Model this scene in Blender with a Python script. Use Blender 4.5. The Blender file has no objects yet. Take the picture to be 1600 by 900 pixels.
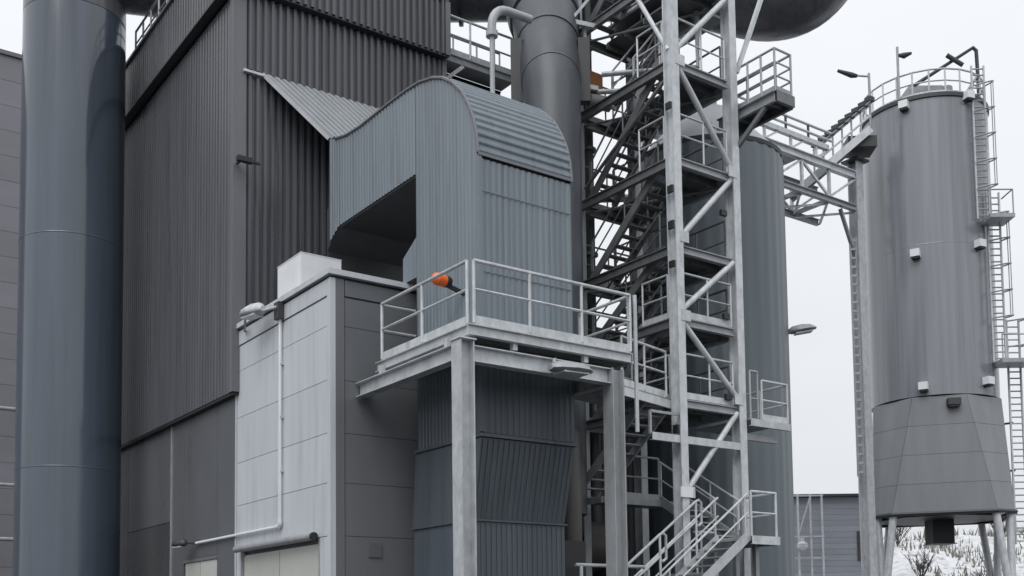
import bpy, math, random
from mathutils import Vector, Matrix
random.seed(7)
SC = bpy.context.scene
COL = SC.collection
rad = math.radians

# ------------------------------------------------------------------ camera
YAW, PITCH, ROLL = rad(35.9), rad(3.93), rad(0.75)
cam_d = bpy.data.cameras.new("camera"); cam = bpy.data.objects.new("camera", cam_d); COL.objects.link(cam)
fw = Vector((math.sin(YAW)*math.cos(PITCH), math.cos(YAW)*math.cos(PITCH), math.sin(PITCH)))
r0 = Vector((math.cos(YAW), -math.sin(YAW), 0)); u0 = r0.cross(fw)
rt = r0*math.cos(ROLL) - u0*math.sin(ROLL); up = u0*math.cos(ROLL) + r0*math.sin(ROLL)
cam.matrix_world = Matrix(((rt.x, up.x, -fw.x, 0), (rt.y, up.y, -fw.y, 0), (rt.z, up.z, -fw.z, 1.7), (0, 0, 0, 1)))
cam_d.sensor_width = 36; cam_d.lens = 1693/1600*36
cam_d.shift_x = 0; cam_d.shift_y = (865-450)/1600
cam_d.clip_start = 0.1; cam_d.clip_end = 5000
SC.camera = cam

# ------------------------------------------------------------------ world + sun (overcast)
SUN_EL, SUN_AZ = rad(50), rad(-125)     # high sun behind cloud, left of and in front of the facades
w = bpy.data.worlds.new("World"); SC.world = w; w.use_nodes = True
nt = w.node_tree; N = nt.nodes; L = nt.links
bg = N["Background"]; bg.inputs["Strength"].default_value = 0.1
sky = N.new("ShaderNodeTexSky"); sky.sky_type = 'NISHITA'; sky.sun_disc = False
sky.sun_elevation = SUN_EL; sky.sun_rotation = SUN_AZ
hs = N.new("ShaderNodeHueSaturation"); hs.inputs["Saturation"].default_value = 0.12
L.new(sky.outputs[0], hs.inputs["Color"])
ZEN = 0.7
tc = N.new("ShaderNodeTexCoord"); nz = N.new("ShaderNodeTexNoise")
mp = N.new("ShaderNodeMapping"); mp.inputs["Scale"].default_value = (1, 1, 3)
L.new(tc.outputs["Generated"], mp.inputs[0]); L.new(mp.outputs[0], nz.inputs["Vector"])
nz.inputs["Scale"].default_value = 2.2; nz.inputs["Detail"].default_value = 5
rp = N.new("ShaderNodeValToRGB")
rp.color_ramp.elements[0].position = .3; rp.color_ramp.elements[0].color = (7.1, 7.35, 7.7, 1)
rp.color_ramp.elements[1].position = .7; rp.color_ramp.elements[1].color = (7.7, 7.85, 8.1, 1)
L.new(nz.outputs[0], rp.inputs[0])
mx = N.new("ShaderNodeMixRGB"); mx.inputs[0].default_value = 0.92
L.new(hs.outputs[0], mx.inputs[1]); L.new(rp.outputs[0], mx.inputs[2])
# an overcast sky is brighter towards the zenith
sx = N.new("ShaderNodeSeparateXYZ"); L.new(tc.outputs["Generated"], sx.inputs[0])
zr = N.new("ShaderNodeMapRange"); zr.inputs[3].default_value = 1.0; zr.inputs[4].default_value = 1.0+ZEN
L.new(sx.outputs["Z"], zr.inputs[0])
sc = N.new("ShaderNodeVectorMath"); sc.operation = 'SCALE'; L.new(mx.outputs[0], sc.inputs[0]); L.new(zr.outputs[0], sc.inputs["Scale"])
L.new(sc.outputs[0], bg.inputs["Color"])
sd = bpy.data.lights.new("sun", 'SUN'); sd.energy = 1.4; sd.angle = rad(40); sd.color = (1, .985, .965)
sun = bpy.data.objects.new("sun", sd); COL.objects.link(sun)
sun_dir = Vector((-.55, -.38, .80)).normalized()
sun.rotation_euler = sun_dir.to_track_quat('Z', 'Y').to_euler()
SC.view_settings.view_transform = 'Standard'; SC.view_settings.look = 'None'
SC.view_settings.exposure = 0; SC.view_settings.gamma = 1
SC.view_settings.use_curve_mapping = False

# ------------------------------------------------------------------ materials
def mat(name, c, rough=.5, metal=0., var=.12, scale=(1, 1, 1), nscale=2., bump=0., spec=.5, rnd=.06, detail=6., dirt=None):
    m = bpy.data.materials.new(name); m.use_nodes = True
    t = m.node_tree; n = t.nodes; l = t.links; b = n["Principled BSDF"]
    geo = n.new("ShaderNodeNewGeometry"); mp = n.new("ShaderNodeMapping"); mp.inputs["Scale"].default_value = scale
    l.new(geo.outputs["Position"], mp.inputs[0])
    nz = n.new("ShaderNodeTexNoise"); nz.inputs["Scale"].default_value = nscale; nz.inputs["Detail"].default_value = detail
    nz.inputs["Roughness"].default_value = .62
    l.new(mp.outputs[0], nz.inputs["Vector"])
    mr = n.new("ShaderNodeMapRange"); mr.inputs[1].default_value = .25; mr.inputs[2].default_value = .75
    mr.inputs[3].default_value = 1-var; mr.inputs[4].default_value = 1+var
    l.new(nz.outputs[0], mr.inputs[0])
    oi = n.new("ShaderNodeObjectInfo"); mr2 = n.new("ShaderNodeMapRange")
    mr2.inputs[3].default_value = 1-rnd; mr2.inputs[4].default_value = 1+rnd
    l.new(oi.outputs["Random"], mr2.inputs[0])
    mu = n.new("ShaderNodeMath"); mu.operation = 'MULTIPLY'; l.new(mr.outputs[0], mu.inputs[0]); l.new(mr2.outputs[0], mu.inputs[1])
    vm = n.new("ShaderNodeVectorMath"); vm.operation = 'SCALE'; vm.inputs[0].default_value = c
    l.new(mu.outputs[0], vm.inputs["Scale"])
    out = vm.outputs[0]
    if dirt:
        n2 = n.new("ShaderNodeTexNoise"); n2.inputs["Scale"].default_value = dirt[1]; n2.inputs["Detail"].default_value = 8
        l.new(mp.outputs[0], n2.inputs["Vector"])
        m3 = n.new("ShaderNodeMapRange"); m3.inputs[1].default_value = .52; m3.inputs[2].default_value = .72
        m3.inputs[3].default_value = 0; m3.inputs[4].default_value = dirt[2]; l.new(n2.outputs[0], m3.inputs[0])
        mc = n.new("ShaderNodeMixRGB"); l.new(m3.outputs[0], mc.inputs[0]); l.new(out, mc.inputs[1])
        mc.inputs[2].default_value = (*dirt[0], 1); out = mc.outputs[0]
    l.new(out, b.inputs["Base Color"])
    b.inputs["Metallic"].default_value = metal
    b.inputs["Specular IOR Level"].default_value = spec
    r = n.new("ShaderNodeMapRange"); r.inputs[3].default_value = max(.05, rough-.07); r.inputs[4].default_value = min(1, rough+.1)
    l.new(nz.outputs[0], r.inputs[0]); l.new(r.outputs[0], b.inputs["Roughness"])
    if bump:
        bp = n.new("ShaderNodeBump"); bp.inputs["Strength"].default_value = bump; bp.inputs["Distance"].default_value = .02
        l.new(nz.outputs[0], bp.inputs["Height"]); l.new(bp.outputs[0], b.inputs["Normal"])
    return m
ST = (3.2, 3.2, .16)     # vertical rain streaks
M = dict(
 clad=mat('dark_grey_cladding', (.097, .101, .113), .27, 0, .26, ST, 1.3, .04, dirt=((.15, .15, .16), 1.6, .55)),
 trim=mat('grey_trim', (.15, .155, .17), .45, 0, .1, ST, 1.5),
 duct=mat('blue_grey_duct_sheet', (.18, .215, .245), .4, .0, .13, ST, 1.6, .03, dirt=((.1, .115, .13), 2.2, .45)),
 pipe=mat('blue_grey_pipe_sheet', (.066, .086, .116), .13, .0, .16, (1.8, 1.8, .1), 1.6, .015, spec=.95, rnd=.0, dirt=((.04, .048, .06), 1.2, .6)),
 hall=mat('hall_cladding', (.2, .2, .225), .5, 0, .12, (.1, .1, .5), 1.2),
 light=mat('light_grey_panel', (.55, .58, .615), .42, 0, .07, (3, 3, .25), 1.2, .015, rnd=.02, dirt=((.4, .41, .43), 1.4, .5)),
 base=mat('shaded_wall_panel', (.125, .13, .14), .28, 0, .15, (.8, .8, .3), 1.0, .02, rnd=.02),  # shade on the lower left wall is put into this panel colour
 base_shaded=mat('deep_shaded_wall_panel', (.075, .076, .08), .25, 0, .2, (.8, .8, .3), 1.0, .02, rnd=.02),  # deeper shade beside the big pipe, painted as a darker panel
 front=mat('shaded_annex_panel', (.15, .156, .167), .22, 0, .08, (1, 1, .4), 1.2, .02, rnd=.03),  # annex panel colour darkened to hold the shade on its front wall
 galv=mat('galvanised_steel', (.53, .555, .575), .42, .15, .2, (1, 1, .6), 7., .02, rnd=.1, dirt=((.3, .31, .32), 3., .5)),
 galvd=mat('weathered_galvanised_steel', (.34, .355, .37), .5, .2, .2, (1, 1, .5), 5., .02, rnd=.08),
 steel_shaded=mat('shaded_galvanised_steel', (.15, .156, .162), .45, .2, .25, (1, 1, .5), 5., .02, rnd=.08),  # galvanised steel with shade painted in, for undersides and tower interior
 duct_shaded=mat('shaded_duct_sheet', (.072, .088, .105), .38, .0, .2, ST, 1.6, .03),  # copy of the duct sheet with the shade under the platform put in
 flue=mat('dark_flue_sheet', (.07, .08, .09), .42, .0, .22, (1.8, 1.8, .15), 1.8, .02, spec=.5, rnd=.03),
 white=mat('white_paint', (.78, .8, .82), .4, 0, .05, (1, 1, 1), 2., rnd=.02),
 cream=mat('cream_door_paint', (.5, .505, .475), .5, 0, .05, (1, 1, .3), 2.),
 black=mat('black_rubber', (.02, .02, .022), .5, 0, .1),
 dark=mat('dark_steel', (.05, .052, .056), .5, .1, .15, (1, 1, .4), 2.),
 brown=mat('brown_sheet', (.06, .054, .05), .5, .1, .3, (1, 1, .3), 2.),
 orange=mat('orange_plastic', (.85, .16, .03), .35, 0, .05),
 rust=mat('rusty_orange_steel', (.3, .14, .05), .6, .1, .3, (2, 2, 2), 3.),
 glass=mat('lamp_glass', (.55, .58, .6), .15, 0, .05),
 silo=mat('silo_grey_sheet', (.208, .218, .243), .2, .0, .26, (2.2, 2.2, .06), 1.2, .015, spec=.9, rnd=.03, dirt=((.13, .135, .14), 1.0, .7)),
 skirt=mat('skirt_grey_sheet', (.205, .217, .235), .35, .0, .12, (1.5, 1.5, .2), 1.2, .02, rnd=.03),
 tank=mat('tank_grey_sheet', (.125, .152, .172), .38, .05, .12, (2.5, 2.5, .1), 1.3, .03, rnd=.0),
 pale=mat('pale_roof_sheet', (.34, .36, .38), .5, .05, .12, (1, 1, 1), 2.),
 farwall=mat('far_grey_cladding', (.29, .305, .345), .55, 0, .1, (.2, .2, 1), 1.5),
 asphalt=mat('asphalt', (.055, .056, .058), .85, 0, .25, (1, 1, 1), .8, .3, spec=.3),
 snow=mat('snow', (.62, .63, .65), .8, 0, .2, (1, 1, 1), 1.4, .4, spec=.3, dirt=((.2, .19, .175), 1.6, .9)),
 grass=mat('dry_grass', (.2, .19, .165), .9, 0, .35, (1, 1, 1), 2., spec=.2),
 twig=mat('bare_twig_bark', (.09, .082, .076), .9, 0, .3, (1, 1, 1), 5., spec=.2),
 rock=mat('grey_rubble', (.24, .235, .23), .85, 0, .4, (1, 1, 1), 3., .3, spec=.3),
)

# ------------------------------------------------------------------ mesh helper
class MB:
    def __init__(s): s.v = []; s.f = []
    def quad(s, a, b, c, d):
        i = len(s.v); s.v += [tuple(a), tuple(b), tuple(c), tuple(d)]; s.f.append((i, i+1, i+2, i+3)); return s
    def hexa(s, p):      # 8 corners: bottom 4 (ccw), top 4
        i = len(s.v); s.v += [tuple(q) for q in p]
        s.f += [(i+3, i+2, i+1, i), (i+4, i+5, i+6, i+7), (i, i+1, i+5, i+4), (i+1, i+2, i+6, i+5), (i+2, i+3, i+7, i+6), (i+3, i, i+4, i+7)]
        return s
    def box(s, a, b):
        x0, x1 = sorted((a[0], b[0])); y0, y1 = sorted((a[1], b[1])); z0, z1 = sorted((a[2], b[2]))
        return s.hexa([(x0,y0,z0),(x1,y0,z0),(x1,y1,z0),(x0,y1,z0),(x0,y0,z1),(x1,y0,z1),(x1,y1,z1),(x0,y1,z1)])
    def frame(s, p0, p1, upv=(0, 0, 1)):
        p0 = Vector(p0); p1 = Vector(p1); d = (p1-p0).normalized(); u = Vector(upv)
        if abs(d.dot(u)) > .98: u = Vector((0, 1, 0)) if abs(d.y) < .9 else Vector((1, 0, 0))
        sx = d.cross(u).normalized(); sy = sx.cross(d).normalized(); return p0, p1, d, sx, sy
    def bar(s, p0, p1, w, h, upv=(0, 0, 1), ox=0., oy=0.):   # rectangular bar, w sideways, h along up
        p0, p1, d, sx, sy = s.frame(p0, p1, upv)
        o = sx*ox + sy*oy
        c = [o-sx*w/2-sy*h/2, o+sx*w/2-sy*h/2, o+sx*w/2+sy*h/2, o-sx*w/2+sy*h/2]
        return s.hexa([p0+c[0], p0+c[1], p0+c[2], p0+c[3], p1+c[0], p1+c[1], p1+c[2], p1+c[3]])
    def hbeam(s, p0, p1, w, h, t=.018, upv=(0, 0, 1)):       # flanges perpendicular to up, web along up
        t = max(t, .012)
        s.bar(p0, p1, w, t, upv, 0, h/2-t/2); s.bar(p0, p1, w, t, upv, 0, -h/2+t/2); s.bar(p0, p1, t, h-2*t, upv); return s
    def channel(s, p0, p1, w, h, side=1, t=.016, upv=(0, 0, 1)):
        s.bar(p0, p1, t, h, upv, side*(w/2-t/2), 0); s.bar(p0, p1, w-t, t, upv, -side*t/2, h/2-t/2); s.bar(p0, p1, w-t, t, upv, -side*t/2, -h/2+t/2); return s
    def tube(s, path, r, n=8, cap=True, closed=False):
        P = [Vector(p) for p in path]; R = r if isinstance(r, (list, tuple)) else [r]*len(P)
        k = len(P); base = len(s.v); ref = None
        for i, p in enumerate(P):
            if closed: d = (P[(i+1) % k]-P[i-1]).normalized()
            elif i == 0: d = (P[1]-P[0]).normalized()
            elif i == k-1: d = (P[-1]-P[-2]).normalized()
            else: d = ((P[i+1]-P[i]).normalized()+(P[i]-P[i-1]).normalized()).normalized()
            if ref is None:
                ref = Vector((0, 0, 1)) if abs(d.z) < .9 else Vector((1, 0, 0))
            a = (ref-d*ref.dot(d)).normalized(); b = d.cross(a); ref = a
            for j in range(n):
                t = 2*math.pi*j/n + math.pi/n
                s.v.append(tuple(p+(a*math.cos(t)+b*math.sin(t))*R[i]))
        for i in range(k if closed else k-1):
            i2 = (i+1) % k
            for j in range(n):
                j2 = (j+1) % n
                s.f.append((base+i*n+j, base+i*n+j2, base+i2*n+j2, base+i2*n+j))
        if cap and not closed:
            s.f.append(tuple(base+j for j in reversed(range(n)))); s.f.append(tuple(base+(k-1)*n+j for j in range(n)))
        return s
    def lathe(s, c, prof, n=32, cap=True):       # prof list of (r, z)
        b = len(s.v)
        for r, z in prof:
            for j in range(n):
                t = 2*math.pi*j/n; s.v.append((c[0]+r*math.cos(t), c[1]+r*math.sin(t), z))
        for i in range(len(prof)-1):
            for j in range(n):
                j2 = (j+1) % n; s.f.append((b+i*n+j, b+i*n+j2, b+(i+1)*n+j2, b+(i+1)*n+j))
        if cap:
            s.f.append(tuple(b+j for j in reversed(range(n)))); s.f.append(tuple(b+(len(prof)-1)*n+j for j in range(n)))
        return s
    def prism(s, poly, x0, x1):                  # poly in (y,z) extruded along x
        n = len(poly); b = len(s.v)
        for x in (x0, x1):
            for y, z in poly: s.v.append((x, y, z))
        s.f.append(tuple(b+i for i in range(n))); s.f.append(tuple(b+n+i for i in reversed(range(n))))
        for i in range(n):
            j = (i+1) % n; s.f.append((b+i, b+n+i, b+n+j, b+j))
        return s
    def mesh(s, name, org=(0, 0, 0), ang=40):
        me = bpy.data.meshes.new(name); o = org
        me.from_pydata([(x-o[0], y-o[1], z-o[2]) for x, y, z in s.v], [], s.f); me.update()
        import bmesh
        bm = bmesh.new(); bm.from_mesh(me); bmesh.ops.recalc_face_normals(bm, faces=bm.faces[:]); bm.to_mesh(me); bm.free()
        me.polygons.foreach_set('use_smooth', [True]*len(me.polygons)); me.set_sharp_from_angle(angle=rad(ang))
        return me

def root_of(o):
    while o.parent: o = o.parent
    return o
def thing(name, label, cat, loc=(0, 0, 0), group=None):
    o = bpy.data.objects.new(name, None); COL.objects.link(o); o.location = loc; o.empty_display_size = .3
    o['label'] = label; o['category'] = cat
    if group: o['group'] = group
    return o
def org(o): return Vector(root_of(o).location)
def part(name, mb, m, parent, label=None, ang=40, stuff=False):
    me = mb.mesh(name, org(parent), ang); me.materials.append(M[m])
    o = bpy.data.objects.new(name, me); COL.objects.link(o); o.parent = parent
    if label: o['label'] = label
    if stuff: o['kind'] = 'stuff'
    return o
def solo(name, mb, m, label, cat, group=None, ang=40, loc=(0, 0, 0)):
    me = mb.mesh(name, loc, ang); me.materials.append(M[m]); o = bpy.data.objects.new(name, me); COL.objects.link(o)
    o.location = loc; o['label'] = label; o['category'] = cat
    if group: o['group'] = group
    return o
def struct(name, mb, m, kind='structure', ang=60):
    me = mb.mesh(name, (0, 0, 0), ang); me.materials.append(M[m]); o = bpy.data.objects.new(name, me); COL.objects.link(o); o['kind'] = kind
    return o
CACHE = {}
def inst(name, key, make, m, parent, loc, rz=0., label=None, mtx=None):     # alike pieces share one mesh
    k = (key, m)
    if k not in CACHE:
        me = make().mesh(name); me.materials.append(M[m]); CACHE[k] = me
    o = bpy.data.objects.new(name, CACHE[k]); COL.objects.link(o); o.parent = parent
    pl = Vector(loc)-org(parent)
    if mtx is not None: o.matrix_local = Matrix.Translation(pl) @ mtx
    else: o.location = pl; o.rotation_euler = (0, 0, rz)
    if label: o['label'] = label
    return o

# corrugated sheet, local x along width, outward = -y, z up
def ribs(width, pitch, depth, top=.5, slope=.14):
    p = []; n = max(1, round(width/pitch)); q = width/n
    for i in range(n):
        x = i*q
        p += [(x, 0), (x+q*(1-top)/2-q*slope/2, 0), (x+q*(1-top)/2+q*slope/2, -depth), (x+q*(1+top)/2-q*slope/2, -depth), (x+q*(1+top)/2+q*slope/2, 0)]
    p.append((width, 0)); return p
def corr(width, height, pitch, depth, gap=.006, back=.05):
    def mk():
        mb = MB(); p = [(x*(width-gap)/width, y) for x, y in ribs(width, pitch, depth)]
        b = len(mb.v)
        for z in (0, height):
            for x, y in p: mb.v.append((x, y, z))
            mb.v.append((width-gap, back, z)); mb.v.append((0, back, z))
        n = len(p)+2
        for i in range(n):
            j = (i+1) % n; mb.f.append((b+i, b+j, b+n+j, b+n+i))
        return mb
    return mk
def flatpanel(width, height, gap=.02, t=.05):
    def mk(): return MB().box((gap/2, 0, gap/2), (width-gap/2, t, height-gap/2))
    return mk
def rib_sheet(name, m, parent, O, U, Nrm, samples, lo, hi):
    """ribbed sheet whose lower and upper outline vary along U (samples: list of (t, depth))"""
    mb = MB(); O = Vector(O); U = Vector(U); Nn = Vector(Nrm); Z = Vector((0, 0, 1))
    P = [(O+U*t+Nn*d, lo(t), hi(t)) for t, d in samples]
    for (a, l0, h0), (b, l1, h1) in zip(P, P[1:]):
        mb.quad(a+Z*l0, b+Z*l1, b+Z*h1, a+Z*h0)
    return part(name, mb, m, parent)

def smooth_path(P, k=5):
    P = [Vector(p) for p in P]; out = []
    for i in range(len(P)-1):
        a, b, c, d = P[max(i-1, 0)], P[i], P[i+1], P[min(i+2, len(P)-1)]
        for j in range(k):
            t = j/k; out.append(.5*((2*b)+(c-a)*t+(2*a-5*b+4*c-d)*t*t+(3*b-a-3*c+d)*t**3))
    return out+[P[-1]]
# railings ------------------------------------------------------------------
def railing(parent, path, m='galv', h=1.05, sp=1.25, r=.026, toe=True, mid=(.55,), ends=True, toem=None, closed=False):
    P = [Vector(p) for p in path]; Z = Vector((0, 0, 1))
    part('handrail', MB().tube([p+Z*h for p in P], r*1.1, 8, closed=closed), m, parent)
    for q in mid: part('mid_rail', MB().tube([p+Z*q for p in P], r*.85, 6, closed=closed), m, parent)
    pts = []
    segs = list(zip(P, P[1:])) + ([(P[-1], P[0])] if closed else [])
    for i, (a, b) in enumerate(segs):
        n = max(1, round((b-a).length/sp))
        for k in range(n): pts.append(a.lerp(b, k/n))
        if toe: part('toe_board', MB().bar(a+Z*.06, b+Z*.06, .012, .16), toem or m, parent)
    if not closed: pts.append(P[-1])
    if not ends: pts = pts[1:-1]
    for p in pts:
        inst('post', ('post', h, r), lambda: MB().tube([(0, 0, 0), (0, 0, h)], r, 8), m, parent, p)
def stair(parent, a, b, width, side, m='galvd', n=None, rails=True, tread_m=None, rail_m='galv', rail_sides=(0, 1), stringer_h=.22):
    """flight from a (bottom, centre of inner edge) to b (top); side = unit vector across"""
    a = Vector(a); b = Vector(b); s = Vector(side)
    n = n or max(3, round((b.z-a.z)/.2))
    fl = part('stair_flight', MB().bar(a, b, .05, stringer_h), m, parent)
    part('stringer', MB().bar(a+s*width, b+s*width, .05, stringer_h), m, fl)
    d = Vector((b.x-a.x, b.y-a.y, 0)).normalized(); run = Vector((b.x-a.x, b.y-a.y, 0)).length/n
    for k in range(n):
        c = a.lerp(b, (k+.5)/n)+s*width/2
        key = ('tread', round(width, 2), round(math.atan2(d.y, d.x), 3), round(run, 3))
        def mk():
            mb = MB(); q = s*(width/2-.03)
            mb.bar(-q, q, run*.8 if abs(s.z) < .5 else .2, .035); return mb
        inst('tread', key, mk, tread_m or m, fl, c)
    if rails:
        for i in rail_sides:
            o = s*width*i; Z = Vector((0, 0, 1))
            part('stair_handrail', MB().tube([a+o+Z*.25, a+o+Z*1.0, b+o+Z*1.0], .028, 8), rail_m, fl)
            part('stair_mid_rail', MB().tube([a+o+Z*.55, b+o+Z*.55], .022, 6), rail_m, fl)
            for t in (.02, .5, .98):
                p = a.lerp(b, t)+o; part('stair_post', MB().tube([p, p+Z*1.0], .024, 6), rail_m, fl)

# view-aligned directions of the yard behind (the silo row runs across the line of sight)
U = Vector((math.cos(YAW), -math.sin(YAW), 0)); V = Vector((math.sin(YAW), math.cos(YAW), 0))

# =================================================================== GROUND
g = MB(); 
for (x0, x1, y0, y1) in ((-1500, 1500, -1500, 1500),):
    g.quad((x0, y0, 0), (x1, y0, 0), (x1, y1, 0), (x0, y1, 0))
struct('ground', g, 'asphalt')
bank = MB(); na, nb = 60, 22
def bank_z(a, b):
    t = max(0, min(1, (b-55)/24)); s = t*t*(3-2*t)
    z = 1.2 + 6.6*s + .35*math.sin(a*.31+b*.2)*s + .22*math.sin(a*.9+b*.55) *s
    if b > 79: z -= (b-79)*.03
    if a < 24: z = min(z, 4.55+.02*b*0) if b > 60 else z
    return z
for i in range(na+1):
    for j in range(nb+1):
        a = 10+i*2.2; b = 53+j*2.0 + (0 if j < nb else 60)
        p = U*a+V*b; bank.v.append((p.x, p.y, bank_z(a, b) if j else -.2))
for i in range(na):
    for j in range(nb):
        q = i*(nb+1)+j; bank.f.append((q, q+nb+1, q+nb+2, q+1))
struct('snow_bank', bank, 'snow')

# =================================================================== DARK PROCESS BUILDING
XB, YB = 9.73, 24.8
B = thing('process_building', 'tall dark grey corrugated building behind the annex, with protruding roof band', 'building', (12.8, 30, 0))
part('core_wall', MB().box((9.96, 24.92, 0), (15.72, 38, 19.0)), 'clad', B)
RP, RD = .2, .08
for k in range(6):
    wd = 1.0 if k < 5 else .72
    x = 10.02+k*.98 if k < 5 else 10.02+5*.98
    x = 10.0+k*1.0
    if k == 5: wd = .74
    inst('cladding_panel', ('fu', wd), corr(wd, 1.95, RP, RD), 'clad', B, (x, YB, 15.6))
    inst('cladding_panel', ('fl', wd), corr(wd, 8.2, RP, RD), 'clad', B, (x, YB, 7.36))
    inst('band_panel', ('fb', wd), corr(wd, 1.55, RP, RD), 'clad', B, (x-.02, YB-.22, 17.62))
for k in range(13):
    inst('cladding_panel', ('ls',), corr(1.0, 10.0, RP, .007), 'clad', B, (XB, 25.96+k, 7.5), -math.pi/2)
    inst('band_panel', ('lb',), corr(1.0, 1.55, RP, .015), 'clad', B, (XB-.22, 25.8+k, 17.62), -math.pi/2)
part('corner_trim', MB().box((9.66, YB-.075, 7.47), (9.99, YB+.1, 17.5)).box((9.66, YB+.105, 7.47), (9.78, YB+.155, 17.5)), 'trim', B)
part('corner_trim', MB().box((9.45, YB-.29, 17.6), (9.97, YB-.1, 19.16)).box((9.45, YB-.095, 17.6), (9.6, YB-.0, 19.16)), 'trim', B)
part('band_core', MB().box((9.62, YB-.17, 17.66), (15.7, 38, 19.1)), 'clad', B)
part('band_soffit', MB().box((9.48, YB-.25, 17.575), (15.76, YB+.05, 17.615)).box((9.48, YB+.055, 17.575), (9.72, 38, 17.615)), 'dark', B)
part('band_coping', MB().box((9.43, YB-.31, 19.165), (15.8, YB+.1, 19.24)).box((9.43, YB+.105, 19.165), (9.8, 38, 19.24)), 'trim', B)
part('base_drip', MB().box((9.7, YB-.02, 7.40), (9.85, 38, 7.465)), 'black', B)
part('corner_trim', MB().box((15.72, YB-.08, 7.4), (15.86, YB+.1, 17.55)), 'trim', B)
part('corner_trim', MB().box((15.7, YB-.3, 17.62), (15.86, YB+.1, 19.16)), 'trim', B)
part('ledge_flashing', MB().box((9.9, YB-.16, 15.47), (10.5, YB-.056, 15.53)), 'galv', B)
part('ledge_flashing', MB().box((10.505, YB-.10, 15.50), (13.9, YB-.056, 15.58)), 'trim', B)
# sloping hood between wall and duct top
sl = MB(); off = Vector((1.15, -1.36, -1.82)); top_y = YB-.08
prof = ribs(3.3, .2, .075)
pr3 = []
nrm = Vector((0, -.8, .6))
for x, d in prof:
    a = Vector((10.45+x, top_y, 15.52))-nrm*d*1.0; t = min(1, max(0.02, (13.88-a.x)/1.15)); pr3.append((a, a+off*t))
for (a, b), (c, d) in zip(pr3, pr3[1:]): sl.quad(a, b, d, c)
part('sloping_hood', sl, 'pale', B)
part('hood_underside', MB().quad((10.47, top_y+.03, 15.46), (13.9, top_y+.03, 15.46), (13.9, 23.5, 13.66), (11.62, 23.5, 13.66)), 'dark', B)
part('hood_edge_trim', MB().bar((10.43, top_y, 15.55), (11.60, 23.42, 13.7), .1, .1), 'galvd', B)
# lower walls of the left side
def wall_x(name, m, y0, y1, z0, z1, parent, gap=.018, x=9.85, t=.09):
    return part(name, MB().box((x, y0+gap/2, z0+gap/2), (x+t, y1-gap/2, z1-gap/2)), m, parent)
wall_x('wall_panel', 'base', 24.93, 26.15, 0, 7.42, B)
wall_x('wall_panel', 'base', 26.15, 28.6, 3.62, 7.42, B)
wall_x('wall_panel', 'base', 28.6, 29.55, 0, 7.42, B)
wall_x('wall_panel', 'base', 29.65, 33.6, 4.75, 7.42, B)
wall_x('wall_panel', 'base_shaded', 29.65, 33.6, 0, 4.75, B)
wall_x('wall_panel', 'base_shaded', 33.6, 38, 0, 7.42, B)
part('joint_strip', MB().box((9.82, 29.56, 0), (9.93, 29.64, 7.4)), 'galvd', B)
part('joint_strip', MB().box((9.82, 24.86, 0), (9.93, 24.925, 7.4)), 'light', B)
dr = part('side_door', MB().box((9.9, 26.2, 0), (9.95, 28.55, 3.55)), 'cream', B)
part('door_leaf', MB().box((9.87, 26.22, 0), (9.895, 27.36, 3.52)), 'cream', dr)
part('door_leaf', MB().box((9.87, 27.4, 0), (9.895, 28.5, 3.52)), 'cream', dr)
part('door_frame', MB().box((9.84, 26.12, 3.53), (9.96, 28.62, 3.62)), 'trim', dr)
# small dark bracket with a sensor on the corner
br = thing('wall_sensor', 'tiny black sensor on a bracket at the corner of the dark corrugated building', 'sensor', (9.7, 24.7, 13.1))
part('bracket', MB().bar((9.75, 24.70, 13.1), (9.75, 24.38, 13.1), .05, .05), 'black', br)
part('sensor_head', MB().box((9.62, 24.3, 13.03), (10.0, 24.44, 13.15)).box((10.0, 24.34, 13.05), (10.2, 24.4, 13.1)), 'black', br)
RR = thing('roof_railing', 'thin galvanised railing along the left roof edge of the dark building', 'railing', (9.8, 28, 19.24))
railing(RR, [(9.62, 26.0, 19.24), (9.62, 32.6, 19.24)], 'galvd', .85, .7, .03, False, (.45,))

# =================================================================== ANNEX
XA, YA = 9.85, 19.85
A = thing('annex_building', 'small flat-roofed annex of light grey panels in front of the dark building', 'building', (11.3, 22.3, 0))
part('core_wall', MB().box((9.93, 19.93, 3.63), (15.4, 24.75, 8.9)), 'light', A)
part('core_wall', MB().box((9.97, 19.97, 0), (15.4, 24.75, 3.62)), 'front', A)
zb = [0, 1.3, 2.45, 3.62, 4.71, 5.74, 6.84, 7.97]
for z0, z1 in zip(zb, zb[1:]+[8.58]):
    if z1 <= 3.7:
        wall_x('wall_panel', 'light', 19.98, 20.36, z0, z1, A); wall_x('wall_panel', 'light', 24.6, 24.85, z0, z1, A)
    else:
        wall_x('wall_panel', 'light', 19.98, 24.85, z0, z1, A, .012)
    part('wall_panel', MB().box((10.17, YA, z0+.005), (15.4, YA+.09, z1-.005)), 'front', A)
wall_x('parapet_panel', 'light', 19.98, 24.85, 8.6, 8.95, A, .01, 9.83)
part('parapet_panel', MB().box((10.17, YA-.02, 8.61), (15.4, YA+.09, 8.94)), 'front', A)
part('corner_trim', MB().box((9.83, YA-.025, 0), (9.95, YA+.125, 8.95)), 'light', A)
part('corner_trim', MB().box((9.955, YA-.023, 0), (10.15, YA+.09, 8.95)), 'trim', A)
part('roof_gap', MB().box((9.86, YA+.03, 8.955), (15.4, 24.8, 9.0)), 'black', A)
part('coping', MB().box((9.76, YA-.1, 9.005), (15.4, YA+.2, 9.12)).box((9.76, YA+.205, 9.005), (10.06, 24.72, 9.12)), 'light', A)
part('roof', MB().box((10.07, YA+.21, 9.005), (15.4, 24.72, 9.05)), 'pale', A)
door = part('roller_door', MB().box((9.93, 20.42, 0), (9.965, 24.54, 3.5)), 'cream', A)
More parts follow.
